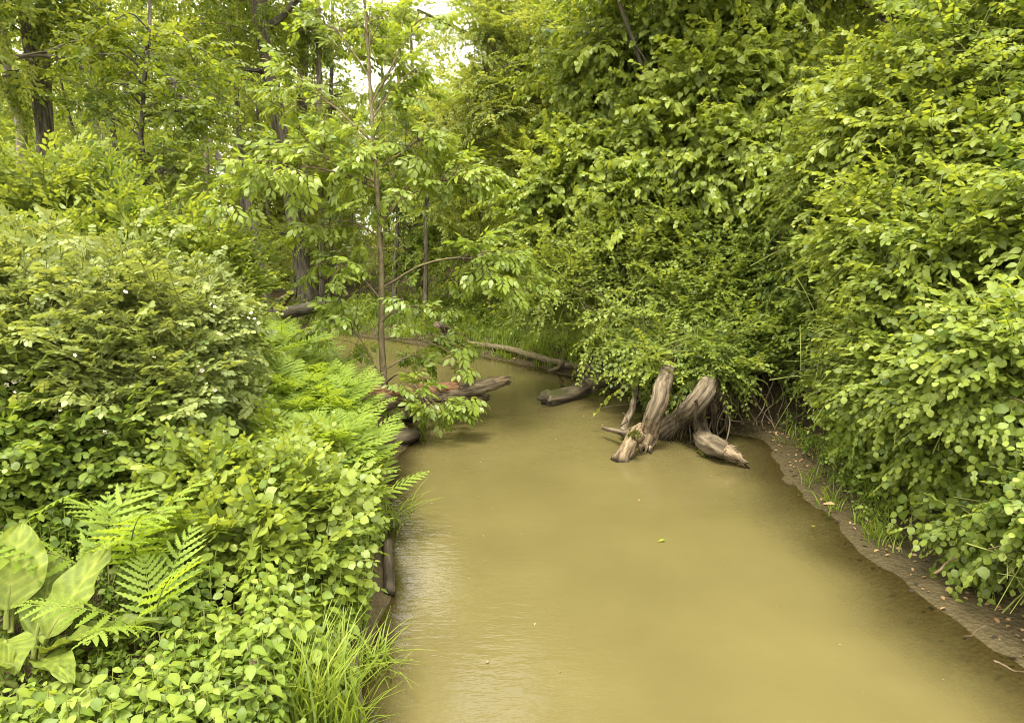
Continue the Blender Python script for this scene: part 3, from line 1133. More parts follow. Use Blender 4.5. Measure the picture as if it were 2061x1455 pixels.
# loose dry twigs by the jam
for k, (a, b, c, lab) in enumerate([
        (at(1250, 858, .2), at(1262, 850, .3), at(1252, 830, .42), "thin bare twig standing up at the left of the log jam"),
        (at(1240, 872, .17), at(1275, 860, .3), at(1300, 862, .3), "thin pale twig lying across the flaky stump"),
        (at(1215, 820, .1), at(1250, 815, .14), at(1290, 810, .2), "bare driftwood stick on the dark mud above the mossy log"),
        (at(1440, 840, .3), at(1500, 850, .2), at(1560, 846, .18), "long bare stick lying on the mud right of the hanging roots"),
        (at(1880, 1155, .55), at(1900, 1140, .6), at(1925, 1120, .7), "bent grey twig on the mud under the right hand bushes"),
        (at(2000, 1330, .14), at(2035, 1345, .12), at(2061, 1352, .15), "bleached twig on the mud in the lower right corner"),
        (at(1940, 1285, .12), at(1960, 1275, .2), at(1985, 1258, .26), "dark short stick on the wet mud near the lower right corner")]):
    o = mesh_obj("dry_twig", tube(bend([a, b, c], 9, .02, k), np.linspace(.009, .004, 9), n=6, rough=.1, seed=k), [M_TWIG])
    tag(o, lab, "twig")
# timber edging at the lower left bank
for pts, lab in (([at(706, 1330, .1), at(712, 1400, .1), at(722, 1470, .1)], "weathered timber edging half hidden behind the grass at the lower left bank"),
                 ([at(779, 1092, .05), at(782, 1140, .05), at(784, 1190, .04)], "dark wet plank edging the bank beside the bright water")):
    o = mesh_obj("edging_plank", tube(bend(pts, 10), .045, n=8, rough=.12, freq=2, seed=4), [M_LOGG if 'weathered' in lab else M_LOGD])
    tag(o, lab, "plank")
log("fallen_log", "thick grey log end lying between the grass clump and the leafy bushes",
    [at(505, 1450, .42), at(530, 1380, .46), at(552, 1310, .48), at(568, 1262, .46)], .04, .036, M_LOGG, n=14, m=14, seed=41)
log("fallen_log", "broken brown branch stub low among the leaves at the bottom",
    [at(470, 1415, .5), at(492, 1390, .55), at(515, 1362, .6)], .04, .045, M_LOGG, n=12, m=10, seed=43)
stn = mesh_obj("stone", None or faces(*(lambda: None)() or ([(0, 0, 0)], [])) if False else tube(bend([at(688, 915, .42), at(694, 910, .5), at(700, 905, .46)], 6), [.05, .09, .1, .1, .09, .04], n=10, rough=.3, freq=1.4, seed=2), [M_LOGG])
tag(stn, "small grey rounded stone among the ferns near the bank edge", "stone")

# ------------------------------------------------------------------ sapling with compound leaves on the left bank
sb = at(776, 800, .4)
SY = sb[1]
sap = thing("ash_sapling", sb, "slender young tree with drooping compound leaves standing at the fern bank edge", "tree")
sp_pts = [sb - [0, 0, .1], P(768, 700, SY), P(768, 600, SY), P(765, 470, SY), P(757, 360, SY), P(751, 250, SY), P(742, 120, SY), P(734, 10, SY), P(728, -50, SY)]
spp = bend(sp_pts, 30, .012, 3)
mesh_obj("trunk", tube(spp, np.interp(np.linspace(0, 1, 30), [0, .3, 1], [.048, .038, .012]), n=12, rough=.05, freq=2), [M_SAPB], sap)
# branch: pixel waypoints (with distance offsets), spray count, spread in px, tone, size
BR = [
    ([(775, 772, 0), (812, 752, -.3), (850, 800, -.7), (885, 835, -1.0)], 22, (48, 26), .10, .95),
    ([(772, 745, 0), (825, 716, .1), (870, 728, .1), (930, 742, .1)], 8, (50, 12), -.02, .95),
    ([(769, 682, 0), (805, 680, .2), (860, 690, .3), (920, 715, .3)], 9, (56, 14), -.02, .95),
    ([(768, 640, 0), (820, 618, .2), (880, 635, .5), (905, 690, .5)], 8, (45, 20), .04, .95),
    ([(768, 650, 0), (800, 622, -.2), (830, 645, -.2)], 4, (32, 24), .04, .9),
    ([(767, 605, 0), (730, 560, -.1), (690, 520, -.2), (668, 560, -.2)], 15, (58, 30), .05, .95),
    ([(769, 765, 0), (730, 690, -.1), (700, 655, -.2), (678, 628, -.2)], 12, (48, 24), .08, .95),
    ([(766, 480, 0), (715, 450, -.1), (650, 440, -.1)], 15, (52, 34), .05, .95),
    ([(766, 440, 0), (830, 390, .1), (920, 355, .2), (985, 345, .2)], 26, (55, 16), .06, .95),
    ([(764, 450, 0), (800, 410, 0), (820, 365, 0)], 10, (45, 30), .05, .95),
    ([(759, 380, 0), (690, 350, -.3), (590, 335, -.6), (510, 365, -.8)], 44, (75, 36), .12, 1.0),
    ([(758, 370, 0), (680, 330, -.2), (620, 300, -.3)], 18, (58, 32), .10, .95),
    ([(756, 345, 0), (820, 300, .1), (860, 260, .2)], 24, (48, 34), .06, .95),
    ([(753, 290, 0), (690, 230, .1), (620, 180, .2), (600, 150, .2)], 20, (60, 44), .06, .95),
    ([(748, 210, 0), (790, 130, .1), (830, 60, .2), (850, 10, .2)], 16, (50, 46), .08, .9),
    ([(750, 240, 0), (800, 170, .2), (860, 120, .4)], 20, (46, 40), .06, .9),
    ([(746, 160, 0), (700, 90, 0), (660, 40, .1)], 15, (55, 46), .06, .9),
    ([(742, 120, 0), (745, 60, 0), (735, 10, 0)], 18, (46, 45), .08, .9),
    ([(768, 580, 0), (860, 530, -.2), (960, 520, -.3), (1020, 570, -.3)], 42, (60, 46), .06, 1.0),
    ([(755, 330, 0), (740, 300, -.1), (770, 250, -.1)], 18, (48, 40), .08, .9),
]
for bi, (wp, ns, sx, tn, sz) in enumerate(BR):
    pts = [P(x, y, SY + dy) for x, y, dy in wp]
    bp = bend(pts, 12, .02, bi)
    br = mesh_obj("branch", mstem(bp, .016 if len(wp) > 2 else .012, .005, n=6, mat=0), [M_SAPB], sap)
    k = FPX / SY
    u = np.clip(rng.beta(2.6, 1.0, ns), (.75 if bi in (8, 18) else .5) if bi < 4 or bi in (7, 8, 18) else .3, 1)
    ii = (u * 11).astype(int)
    off = np.stack([rng.normal(0, sx[0] * .55 / k, ns), rng.normal(.12, .25, ns), rng.normal(-.0, sx[1] * .6 / k, ns)], 1)
    q = bp[ii] + off
    d = nrm(off + (bp[-1] - bp[0]) * .25 + rng.normal(0, .18, (ns, 3)) + np.array([0, 0, -.05]))
    g = scatter(SP_ASH, q, d, rng.normal(0, .25, ns), rng.uniform(.62, .9, ns) * sz, rng.normal(tn + .03, .08, ns))
    tw = []
    for a, e in zip(bp[np.maximum(ii - 2, 0)], q):
        tw.append(mstem(np.array([a, (a + e) / 2 + [0, 0, .03], e]), .006, .003, n=3, mat=1))
    mesh_obj("leaves", cat([g] + tw), [M_ASH, M_TWIG], br)

# ------------------------------------------------------------------ ferns
def frond(seed, pairs=9, blade=.55, stipe=.4, near=False):
    r = np.random.default_rng(seed)
    arc = r.uniform(.25, .5)
    u = np.linspace(0, 1, 14)
    Lt = blade + stipe
    yy = Lt * (.28 * u + .5 * u ** 2) * (arc / .4)
    zz = Lt * (u - .28 * u ** 2.4)
    xx = r.normal(0, .03) * u ** 2
    path = np.stack([xx, yy, zz], 1)
    g = [mstem(path, .006, .0025, n=4, mat=1)]
    s0 = stipe / Lt
    for i in range(pairs + 1):
        t = i / pairs
        uu = s0 + (1 - s0) * (t ** .9) * .97
        p = np.array([np.interp(uu, u, path[:, k]) for k in range(3)])
        p2 = np.array([np.interp(min(uu + .05, 1), u, path[:, k]) for k in range(3)])
        p1 = np.array([np.interp(uu - .05, u, path[:, k]) for k in range(3)])
        ta = nrm(p2 - p1)
        side = np.array([1, 0, 0.])
        nn = nrm(np.cross(side, ta))
        ln = blade * .52 * (math.sin(math.pi * (.28 + .7 * t)) ** .8) * (1 - .25 * t)
        for sg in (-1, 1):
            rows = 15 if near else 7
            v = np.linspace(0, 1, rows)
            dirv = nrm(side * sg * (.93 - .35 * t) + ta * (.38 + .5 * t) + nn * r.normal(0.0, .07))
            wd = blade * (.036 if near else .042) * (1 - .25 * t) * (.55 + .45 * np.sin(math.pi * (.2 + .8 * v) ** 1.0)) * np.sqrt(np.clip(1 - v ** 3, 0, 1))
            wav = 1 + (.34 if near else .2) * np.where(np.arange(rows) % 2 == 0, 1, -1) * (v > .05)
            wd = wd * wav
            c = p + dirv * ln * v[:, None] + ta * (ln * .13 * v ** 2)[:, None] - nn * (ln * (.16 + .1 * r.random()) * v ** 2)[:, None] * np.sign(nn[2] + 1e-6)
            acr = nrm(np.cross(dirv, nn))
            if rows > 6:
                c = c + nn * (.004 * np.where(np.arange(rows) % 2 == 0, 1, -1))[:, None]
            V = np.concatenate([c - acr * wd[:, None], c, c + acr * wd[:, None]])
            fl_ = .12 * wd[:, None] * nn
            V[:rows] += fl_
            V[2 * rows:] += fl_
            F = []
            for k in range(rows - 1):
                F += [(k, k + 1, rows + k + 1, rows + k), (rows + k, rows + k + 1, 2 * rows + k + 1, 2 * rows + k)]
            g.append(faces(V, F, tone=np.full(3 * rows, r.normal(.5, .14) + .16 * t)))
    return cat(g)


def fern_proto(seed, nf, mats, near=False, sc=1.0, lean=0):
    fr = [mesh_obj("frond", frond(seed * 10 + k, 8 if near else 9, near=near), mats) for k in range(3)]
    root = thing("fern", (0, 0, 0), "", "fern")
    r = np.random.default_rng(seed)
    for k in range(nf):
        o = fr[k % 3] if k < 3 else fr[k % 3].copy()
        if k >= 3:
            COL.objects.link(o)
        o.parent = root
        o.rotation_euler = (r.uniform(-.12, .22), r.uniform(-.12, .12), k / nf * 2 * math.pi + r.uniform(-.4, .4) + lean)
        o.scale = (sc * r.uniform(.75, 1.1),) * 3
        o.location = (r.normal(0, .03), r.normal(0, .03), -.02)
    return root


protos = [fern_proto(s, 7, [M_FERN, M_GSTEM], sc=.78) for s in (1, 2, 3)]
spots = []
tries = 0
while len(spots) < 265 and tries < 14000:
    tries += 1
    px, py = rng.uniform(455, 860), rng.uniform(655, 930)
    # outline of the fern bed in the picture
    ytop = np.interp(px, [455, 560, 700, 770, 860], [662, 664, 735, 790, 870])
    ybot = np.interp(px, [455, 520, 640, 760, 860], [760, 850, 930, 960, 960])
    if not (ytop < py < ybot) or px > np.interp(py, [660, 730, 790, 850, 900], [535, 645, 695, 725, 742]):
        continue
    g = at(px, py, .75)
    if sdist([g[0]], [g[1]])[0][0] < .12:
        continue
    if all((g[0] - a) ** 2 + (g[1] - b) ** 2 > .175 ** 2 for a, b in spots):
        spots.append((g[0], g[1]))
used = set()
for i, (x, y) in enumerate(spots):
    k = i % 3
    o = protos[k] if k not in used else copy_tree(protos[k])
    used.add(k)
    o.location = ground_at(x, y, -.02)
    o.rotation_euler = (rng.normal(0, .08), rng.normal(0, .08), rng.uniform(0, 6.28))
    s = rng.uniform(.75, 1.12)
    o.scale = (s, s, s)
    tag(o, "light green fern growing in the dense fern bed on the left bank", "fern", "ferns of the fern bed")
# near ferns, each with its own label
NEAR = [(120, 1128, 3.55, 1.0, 4, "tall bright fern with spread fronds above the big cabbage leaves"),
        (215, 1120, 3.6, .95, 4, "bright fern leaning right between the two taller ferns above the cabbage leaves"),
        (300, 1095, 3.75, .9, 4, "upright bright fern at the left edge of the round leaved bush"),
        (315, 1262, 3.25, .85, 5, "low bright fern with a coiled new frond right of the cabbage leaves"),
        (385, 1110, 3.95, .8, 3, "darker fern half covered by the round leaved bush"),
        (40, 1010, 4.3, .8, 4, "small fern at the left picture edge in front of the dark bush")]
for k, (px, py, Y, s, nf, lab) in enumerate(NEAR):
    f = fern_proto(20 + k, nf, [M_FERN, M_GSTEM], near=True, sc=s, lean=.3 * k)
    c = P(px, py, Y)
    gz = float(hgt(c[0], c[1]))
    f.location = (c[0], c[1], max(gz, c[2] - .62 * s) - .03)
    tag(f, lab, "fern")

# ------------------------------------------------------------------ skunk cabbage
def cabb_leaf(Ln, Wd, seed, curl=.35, twist=0.0):
    r = np.random.default_rng(seed)
    m, n = 46, 21
    u, v = np.linspace(0, 1, m), np.linspace(-1, 1, n)
    U, Vv = np.meshgrid(u, v, indexing='ij')
    w = Wd * (np.sin(np.pi * np.clip(U, 0, 1) ** .8) ** .75 + .02)
    ph = U * 7 - np.abs(Vv) * 1.6
    ridge = (.5 + .5 * np.cos(ph * 2 * np.pi)) ** 4
    veins = -.012 * ridge * np.abs(Vv) ** .3
    puck = .014 * fbm(np.stack([U.ravel() * 6, Vv.ravel() * 4, np.full(U.size, seed * 1.7)], 1), 3).reshape(U.shape)
    edge = .03 * np.sin(U * 19 + seed + Vv * 1.5) * np.abs(Vv) ** 3
    x = Vv * w * (1 - .12 * np.abs(Vv))
    y = U * Ln
    z = -curl * Ln * U ** 2 * .8 + .25 * w * np.abs(Vv) ** 1.4 + (veins + puck + edge) * Ln
    x, z = x * np.cos(twist * U) - z * np.sin(twist * U) * .3, z + x * np.sin(twist * U)
    V = np.stack([x, y, z], 2).reshape(-1, 3)
    F = [(i * n + k, i * n + k + 1, (i + 1) * n + k + 1, (i + 1) * n + k) for i in range(m - 1) for k in range(n - 1)]
    tone = .3 + .3 * np.exp(-(np.abs(Vv) / .07) ** 2) +   .32 * ridge + r.normal(0, .08) + .12 * fbm(np.stack([U.ravel() * 5, Vv.ravel() * 4, np.full(U.size, seed)], 1), 3).reshape(U.shape)
    lf = faces(V, F, tone=tone.ravel())
    st = np.array([[0, -.18 * Ln, -.1 * Ln], [0, -.06 * Ln, -.03 * Ln], [0, .1 * Ln, 0], [0, .5 * Ln, -curl * Ln * .2 - .006]])
    return cat([lf, mstem(st, .016, .006, n=6, mat=1)])


def cabbage(label, base, leaves):
    root = thing("skunk_cabbage", base, label, "plant", "broad leaved plants at the lower left")
    for k, (tip, Wd, curl, tw, roll) in enumerate(leaves):
        b, tip = np.array(base), np.array(tip)
        d = tip - b
        Ln = np.linalg.norm(d) * 1.12
        d = nrm((d + np.array([0, 0, .25 * Ln]))[None])
        t = inst(cabb_leaf(Ln, Wd, k + int(abs(b[0]) * 100), curl, tw), frames(d, np.array([roll])), b[None] + d * .12)
        mesh_obj("leaf", t, [M_CABB, M_GSTEM], root)


cabbage("broad leaved plant whose largest pale leaf points up right below the ferns", P(62, 1335, 3.0),
        [(P(205, 1155, 3.3), .13, .12, .1, -.35), (P(165, 1300, 2.95), .11, .3, .1, .1), (P(112, 1165, 3.4), .12, .25, -.1, -.2), (P(265, 1280, 3.15), .11, .3, .1, .1), (P(150, 1215, 3.35), .1, .3, .2, .2), (P(120, 1350, 2.8), .09, .5, 0, .1)])
cabbage("broad leaved plant with one upright dark rounded leaf at the left picture edge", P(5, 1280, 3.05),
        [(P(42, 1118, 3.3), .18, .1, 0, -.2), (P(-70, 1150, 3.3), .15, .2, .1, -.2), (P(22, 1330, 2.85), .12, .4, 0, .1), (P(70, 1190, 3.4), .13, .3, .1, .2)])
cabbage("low broad leaved plant with round pale leaves in the lower left corner", P(75, 1365, 2.8),
        [(P(75, 1420, 2.66), .16, .5, 0, 0), (P(10, 1345, 2.75), .11, .4, .1, -.1), (P(-30, 1400, 2.7), .12, .4, 0, .1), (P(140, 1400, 2.75), .1, .5, 0, .1)])

# ------------------------------------------------------------------ low cover
L_JW = leaf('ovate', fold=.3, droop=.25, width=.98)


def jewel(seed):
    r = np.random.default_rng(seed)
    h = r.uniform(.14, .4)
    g = [mstem(np.array([[0, 0, -.03], [.01, 0, h * .5], [0, .01, h]]), .006, .003, n=4)]
    n = 10
    for k in range(n):
        f = .4 + .6 * (k + 1) / n
        a = k * 2.4 + seed
        pt = r.uniform(-.75, .3)
        d = np.array([[math.cos(a) * math.cos(pt), math.sin(a) * math.cos(pt), math.sin(pt)]])
        g.append(inst(L_JW, frames(d, r.normal(0, .35, 1), [r.uniform(.04, .1)]), np.array([[0, 0, h * f]]), r.normal(.0 + .4 * (f - .7), .13, 1)))
    return cat(g)


JW = [jewel(s) for s in range(6)]


SP_MIX = [inst(t, frames(np.array([[0, .5, .85]]), None, [.62]), np.zeros((1, 3))) for t in (SP_ROUND[0], SP_SMALL[1], SP_ROUND[2])]


def cover(name, label, cat_, inside, n, tmpl, mats, size=(.8, 1.2), tone=.0, dz=0.0, tilt=.12, zmin=.02):
    q = []
    while len(q) < n:
        x, y = inside()
        q.append((x, y))
    q = np.array(q)
    z = hgt(q[:, 0], q[:, 1])
    ok = z > zmin
    q, z = q[ok], z[ok]
    pos = np.stack([q[:, 0], q[:, 1], z + dz], 1)
    N = len(pos)
    a = rng.uniform(0, 6.28, N)
    d = np.stack([np.cos(a), np.sin(a), rng.normal(0, tilt, N)], 1)
    dt = rng.normal(tone, .08, N) + .15 * fbm(pos * 1.2, 2)
    return tag(mesh_obj(name, scatter(tmpl, pos, d, rng.normal(0, tilt, N), rng.uniform(*size, N), dt), mats), label, cat_, kind='stuff')


def pix_area(poly, z):
    poly = np.array(poly, float)
    lo, hi = poly.min(0), poly.max(0)

    def f():
        while True:
            x, y = rng.uniform(lo, hi)
            c = False
            for i in range(len(poly)):
                a, b = poly[i], poly[i - 1]
                if (a[1] > y) != (b[1] > y) and x < a[0] + (y - a[1]) / (b[1] - a[1]) * (b[0] - a[0]):
                    c = not c
            if c:
                g = at(x, y, z)
                return g[0], g[1]
    return f


def box_area(x0, x1, y0, y1, dmin=.05, dmax=1e9):
    def f():
        while True:
            x, y = rng.uniform(x0, x1), rng.uniform(y0, y1)
            s = sdist([x], [y])[0][0]
            if dmin < s < dmax:
                return x, y
    return f


cover("jewelweed_cover", "carpet of bright toothed jewelweed leaves along the lower left bank", "ground cover",
      pix_area([(-60, 1430), (160, 1450), (300, 1380), (340, 1290), (420, 1240), (560, 1260), (580, 1300), (520, 1560), (-60, 1560)], .6), 1500, JW + JW + SP_MIX, [M_JEWEL, M_GSTEM], size=(.55, .95))
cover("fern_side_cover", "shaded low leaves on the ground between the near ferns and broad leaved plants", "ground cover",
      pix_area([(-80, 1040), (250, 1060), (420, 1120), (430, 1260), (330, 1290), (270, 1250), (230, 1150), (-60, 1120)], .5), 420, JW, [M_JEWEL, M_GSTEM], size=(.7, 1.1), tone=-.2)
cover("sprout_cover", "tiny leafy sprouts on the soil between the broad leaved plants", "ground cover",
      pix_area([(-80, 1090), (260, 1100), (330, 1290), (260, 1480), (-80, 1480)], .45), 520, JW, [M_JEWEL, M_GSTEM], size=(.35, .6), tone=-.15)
cover("bank_cover", "leafy low plants along the left bank edge above the water", "ground cover",
      pix_area([(600, 930), (800, 905), (770, 960), (735, 1060), (730, 1260), (700, 1310), (540, 1310), (480, 1200), (560, 1000)], .55), 1100, JW, [M_JEWEL, M_GSTEM], size=(.7, 1.1), tone=-.05)


def blade_t(r, h, lean, w=.006):
    m = 6
    u = np.linspace(0, 1, m)
    ww = w * (1 - u ** 2) + .0006
    y = lean * h * u ** 2.2
    z = h * u * (1 - .22 * lean * u ** 2)
    V = np.concatenate([np.stack([-ww, y, z], 1), np.stack([ww, y, z], 1)])
    return faces(V, [(k, m + k, m + k + 1, k + 1) for k in range(m - 1)], tone=np.full(2 * m, r.normal(.5, .16)) + np.tile(.1 * u, 2))


def grass_t(seed, n=26, h=.4, w=.006, lean=(.1, .9), sp=.07):
    r = np.random.default_rng(seed)
    g = []
    for k in range(n):
        b = blade_t(r, h * r.uniform(.5, 1.1), r.uniform(*lean), w)
        a = r.uniform(0, 6.28)
        M = np.array([[math.cos(a), -math.sin(a), 0], [math.sin(a), math.cos(a), 0], [0, 0, 1]])
        g.append(inst(b, M[None], np.array([[r.normal(0, sp), r.normal(0, sp), -.02]])))
    return cat(g)


# grass clumps by the lower left waterline
for k, (px, py, h, n, lab) in enumerate([
        (610, 1420, .52, 170, "tall bright grass clump right of the grey log end at the bottom"),
        (675, 1400, .5, 170, "bright grass clump standing at the bottom against the timber edging"),
        (640, 1340, .45, 120, "bright grass tuft behind the two taller clumps at the bottom"),
        (735, 1235, .3, 70, "small grass tuft hanging over the waterline beside the bright reflection"),
        (775, 985, .4, 60, "thin arching grass tuft reaching over the water below the ferns")]):
    c = at(px, py, .35)
    t = grass_t(60 + k, n, h, .0065, (.1, .8) if k < 3 else (.8, 1.5), .085)
    g = ground_at(c[0], c[1])
    t.V += np.array(g)
    o = mesh_obj("grass_clump", t, [M_GRASS])
    o.data.transform(__import__('mathutils').Matrix.Translation((-g[0], -g[1], -g[2])))
    o.location = g
    tag(o, lab, "grass clump", "grass clumps on the left bank")

GT = [grass_t(80 + k, 14, .2, .005, (.2, 1.3), .06) for k in range(4)]
cover("grass", "short green grass on the far bank", "grass", pix_area([(700, 640), (860, 655), (960, 680), (1120, 715), (1130, 690), (1150, 640), (960, 600), (720, 610)], .3), 900, GT, [M_GRASS, M_GSTEM], size=(.8, 1.6), tone=-.12)
cover("grass", "thin grass along the right bank mud", "grass", pix_area([(1545, 850), (1600, 930), (1660, 990), (1720, 1060), (1800, 1090), (1780, 960), (1660, 850)], .2), 50, GT, [M_GRASS, M_GSTEM], size=(.6, 1.2), tone=-.08)
SPL = [s for s in SP_SMALL]
cover("bank_cover", "mixed leafy seedlings covering the right bank below the hedge", "ground cover",
      pix_area([(1570, 830), (1640, 900), (1690, 955), (1750, 1010), (1820, 1050), (1800, 930), (1740, 800), (1600, 760)], .3), 300, JW, [M_JEWEL, M_GSTEM], size=(.4, .8), tone=-.12)
cover("far_bank_grass", "short green grass fringe along the far waterline", "grass", box_area(-10, 2.4, 13, 22, .12, 2.6), 2600, GT, [M_GRASS, M_GSTEM], size=(.7, 1.5), tone=-.15)
cover("far_bank_cover", "small leafy seedlings among the grass on the far bank", "ground cover", box_area(-10, 3, 13, 22, .5, 4), 1300, JW, [M_JEWEL, M_GSTEM], size=(.6, 1.1), tone=-.1)
cover("undergrowth", "low leafy undergrowth on the far bank behind the grass", "undergrowth",
      box_area(-9, 3, 15, 21, .7), 900, JW, [M_BUSH, M_GSTEM], size=(.9, 1.6), tone=.05)
cover("forest_floor_plants", "green plants covering the forest floor beyond the creek", "undergrowth",
      box_area(-34, 34, 20, 60, 1.0), 3600, SP_FAR, [M_FORB, M_TWIG], size=(.8, 1.5), dz=.25, tilt=.4)
cover("left_bank_undergrowth", "green undergrowth behind the rose bushes on the left bank", "undergrowth",
      box_area(-12, -3.2, 4, 15, .4), 900, SP_MID, [M_BUSH, M_TWIG], size=(.7, 1.1), dz=.25, tilt=.4)
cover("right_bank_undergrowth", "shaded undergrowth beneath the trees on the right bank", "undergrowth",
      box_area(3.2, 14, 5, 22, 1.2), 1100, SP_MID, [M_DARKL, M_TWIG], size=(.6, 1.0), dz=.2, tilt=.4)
DL = [inst(leaf('ovate', fold=.25, droop=.3), np.eye(3)[None] * .06, np.zeros((1, 3)))]
cover("leaf_litter", "dry brown leaves lying on the right bank mud", "dead leaves", box_area(2.8, 8, 3.2, 14, .08, 4.0), 900, DL, [M_DRY], dz=.012, tilt=.2, size=(.6, 1.3))
cover("leaf_litter", "dry brown leaves on the far bank", "dead leaves", box_area(-6, 3, 13, 18, .1, 2.0), 500, DL, [M_DRY], dz=.012, tilt=.2, size=(.8, 1.5))
cover("sunken_litter", "dark leaves lying under the shallow water along the right bank", "dead leaves", box_area(2.0, 3.6, 3.2, 9, -1.1, .08), 420, DL, [M_LOGD], dz=.008, tilt=.15, size=(.4, 1.2), zmin=-.16)
cover("mud_litter", "twiggy dry leaf bits on the mud strip along the right waterline", "dead leaves", box_area(2.8, 4.6, 3.2, 9, .03, .9), 420, DL, [M_DRY], dz=.01, tilt=.3, size=(.3, .9), zmin=0.0)
wx_, wy_ = rng.uniform(-1.2, 3.0, 400), rng.uniform(3.3, 12, 400)
kp_ = (sdist(wx_, wy_)[0] < -.05) & (sdist(wx_, wy_)[0] > -1.0 - rng.random(400) ** 3)
qd_ = np.stack([wx_[kp_], wy_[kp_], np.full(kp_.sum(), .007)], 1)[:110]
ang_ = rng.uniform(0, 6.28, len(qd_))
tag(mesh_obj("floating_debris", scatter(DL, qd_, np.stack([np.cos(ang_), np.sin(ang_), ang_ * 0], 1), np.zeros(len(qd_)), rng.uniform(.12, .4, len(qd_)), rng.normal(0, .2, len(qd_))), [M_DRY]), "tiny bits of leaf and bark drifting near the edges of the water", "debris", kind='stuff')
# single leaves floating or lying
for px, py, z, s, mat, lab in ((1340, 1088, .006, .075, M_YELL, "small yellow leaf floating on the open water"),
                          (1685, 1018, .16, .13, M_DRY, "large dry brown leaf on the right bank mud"),
                          (1118, 885, .006, .05, M_YELL, "pale leaf scrap floating below the end of the mossy log"),
                          (1285, 1005, .006, .045, M_DRY, "tiny brown leaf floating in front of the log jam"),
                          (980, 1335, .006, .035, M_DRY, "dark speck of a leaf floating near the bottom"),
                          (1640, 1062, .05, .06, M_YELL, "yellow leaf at the right waterline")):
    t = inst(leaf('ovate', fold=.3, droop=.15), np.eye(3)[None] * s, np.zeros((1, 3)))
    o = mesh_obj("fallen_leaf", t, [mat])
    c = at(px, py, z)
    o.location = (c[0], c[1], max(z, float(hgt(c[0], c[1])) + .012 if z > .02 else z) + .12 * s)
    o.rotation_euler = (0, 0, px)
    tag(o, lab, "leaf")

# ------------------------------------------------------------------ shrubs on the left
rose_blobs = [blob(190, 720, 5.5, 240, 150), blob(60, 690, 5.6, 200, 170), blob(310, 690, 6.2, 120, 145), blob(360, 800, 6.0, 65, 105), blob(250, 820, 5.2, 145, 105), blob(400, 640, 7.6, 60, 55)]
rb, p, d = shrub("rose_bush", "broad grey green rose bush with scattered white blossoms on the left bank", "bush", rose_blobs, SP_ROSE, 7000, (-3.9, 5.6), M_ROSE, nst=10, ntw=110, r0=.018, up=.6, rnd=.5, size=(.85, 1.3), tone=.72, bl=(.6, 1.3), rmin=.35, toplight=.2)


def blossom():
    g = []
    for k in range(5):
        a = k * 2 * math.pi / 5
        d = np.array([[math.cos(a), math.sin(a), .25]])
        g.append(inst(leaf('round', fold=.1, droop=-.1, width=.95, pet=.05), frames(d, None, [.034]), np.zeros((1, 3))))
    t = cat(g)
    c = tube(np.array([[0, 0, .0], [0, 0, .012]]), [.009, .007], n=8, mat=1)
    return cat([t, c])


bl = blossom()
proto = mesh_obj("blossom", bl, [M_PETAL, M_PISTIL])
FL = [(12, 775), (28, 768), (40, 762), (108, 575), (75, 600), (150, 715), (252, 588), (306, 712), (310, 720), (400, 738), (406, 745), (395, 752), (455, 755), (415, 772), (432, 785), (320, 873), (210, 870), (122, 825), (285, 845),
      (425, 612), (432, 618), (452, 620), (460, 628), (470, 632), (480, 626), (488, 636), (500, 640), (505, 630), (512, 642), (468, 640), (495, 626), (520, 650), (90, 772), (30, 790)]
first = True
for px, py in FL:
    dv = ray(px, py)
    dv = dv / np.linalg.norm(dv)
    w = d - np.array([0, 0, CAM_H])
    tt = w @ dv
    off = np.linalg.norm(w - tt[:, None] * dv, axis=1)
    near = tt[off < .13]
    t = (near.min() - .16) if len(near) else (7.6 if px > 420 else 5.2)
    c = np.array([0, 0, CAM_H]) + dv * t
    o = proto if first else proto.copy()
    if not first:
        COL.objects.link(o)
    first = False
    o.parent = rb
    o.location = c - np.array(rb.location)
    o.rotation_euler = (R(50) + rng.normal(0, .35), rng.normal(0, .35), -math.atan2(dv[0], dv[1]) + rng.normal(0, .4))
    o.scale = (rng.uniform(.45, .7),) * 3

sh_blobs = [blob(60, 440, 8.2, 190, 110), blob(180, 470, 8.4, 150, 130), blob(290, 540, 8.0, 150, 120), blob(60, 560, 7.6, 200, 120)]
s1, p, d = shrub("tall_shrub", "tall yellow green shrub with upright new shoots rising at the left picture edge", "bush", sh_blobs, SP_BUSH, 3000, (-4.9, 8.2), M_BUSH, nst=9, ntw=120, up=.8, rnd=.35, tone=.62, toplight=.25, size=(.8, 1.15))
s2, p2, d2 = shrub("tall_shrub", "yellow green shrub with upright shoots standing between the tall left shrub and the fern bed", "bush",
                   [blob(400, 560, 8.6, 110, 90), blob(425, 600, 8.2, 65, 55), blob(340, 600, 8.0, 110, 90)], SP_BUSH, 1500, (-3.7, 8.4), M_BUSH, nst=7, ntw=60, up=.8, rnd=.35, tone=.58, toplight=.22, size=(.75, 1.1))


def shoots(root, pts, n0):
    g = []
    for k, (px, py, Y, ln) in enumerate(pts):
        e = P(px, py, Y)
        b = e - np.array([rng.normal(0, .12), rng.normal(0, .1), ln])
        pa = bend([b, (b + e) / 2 + rng.normal(0, .03, 3), e], 10)
        g.append(mstem(pa, .007, .003, n=4))
        m = int(ln / .035)
        u = np.linspace(.1, 1, m)
        q = np.stack([np.interp(u, np.linspace(0, 1, 10), pa[:, i]) for i in range(3)], 1)
        a = np.arange(m) * 2.4 + k
        dd = np.stack([np.cos(a), np.sin(a), rng.uniform(.1, .8, m)], 1)
        g.append(inst(L_LA, frames(dd, rng.normal(0, .3, m), .1 * (1.1 - .55 * u)), q, rng.normal(0, .12, m) + .25 * u))
    mesh_obj("new_shoots", cat(g), [M_YELL, M_GSTEM], root)


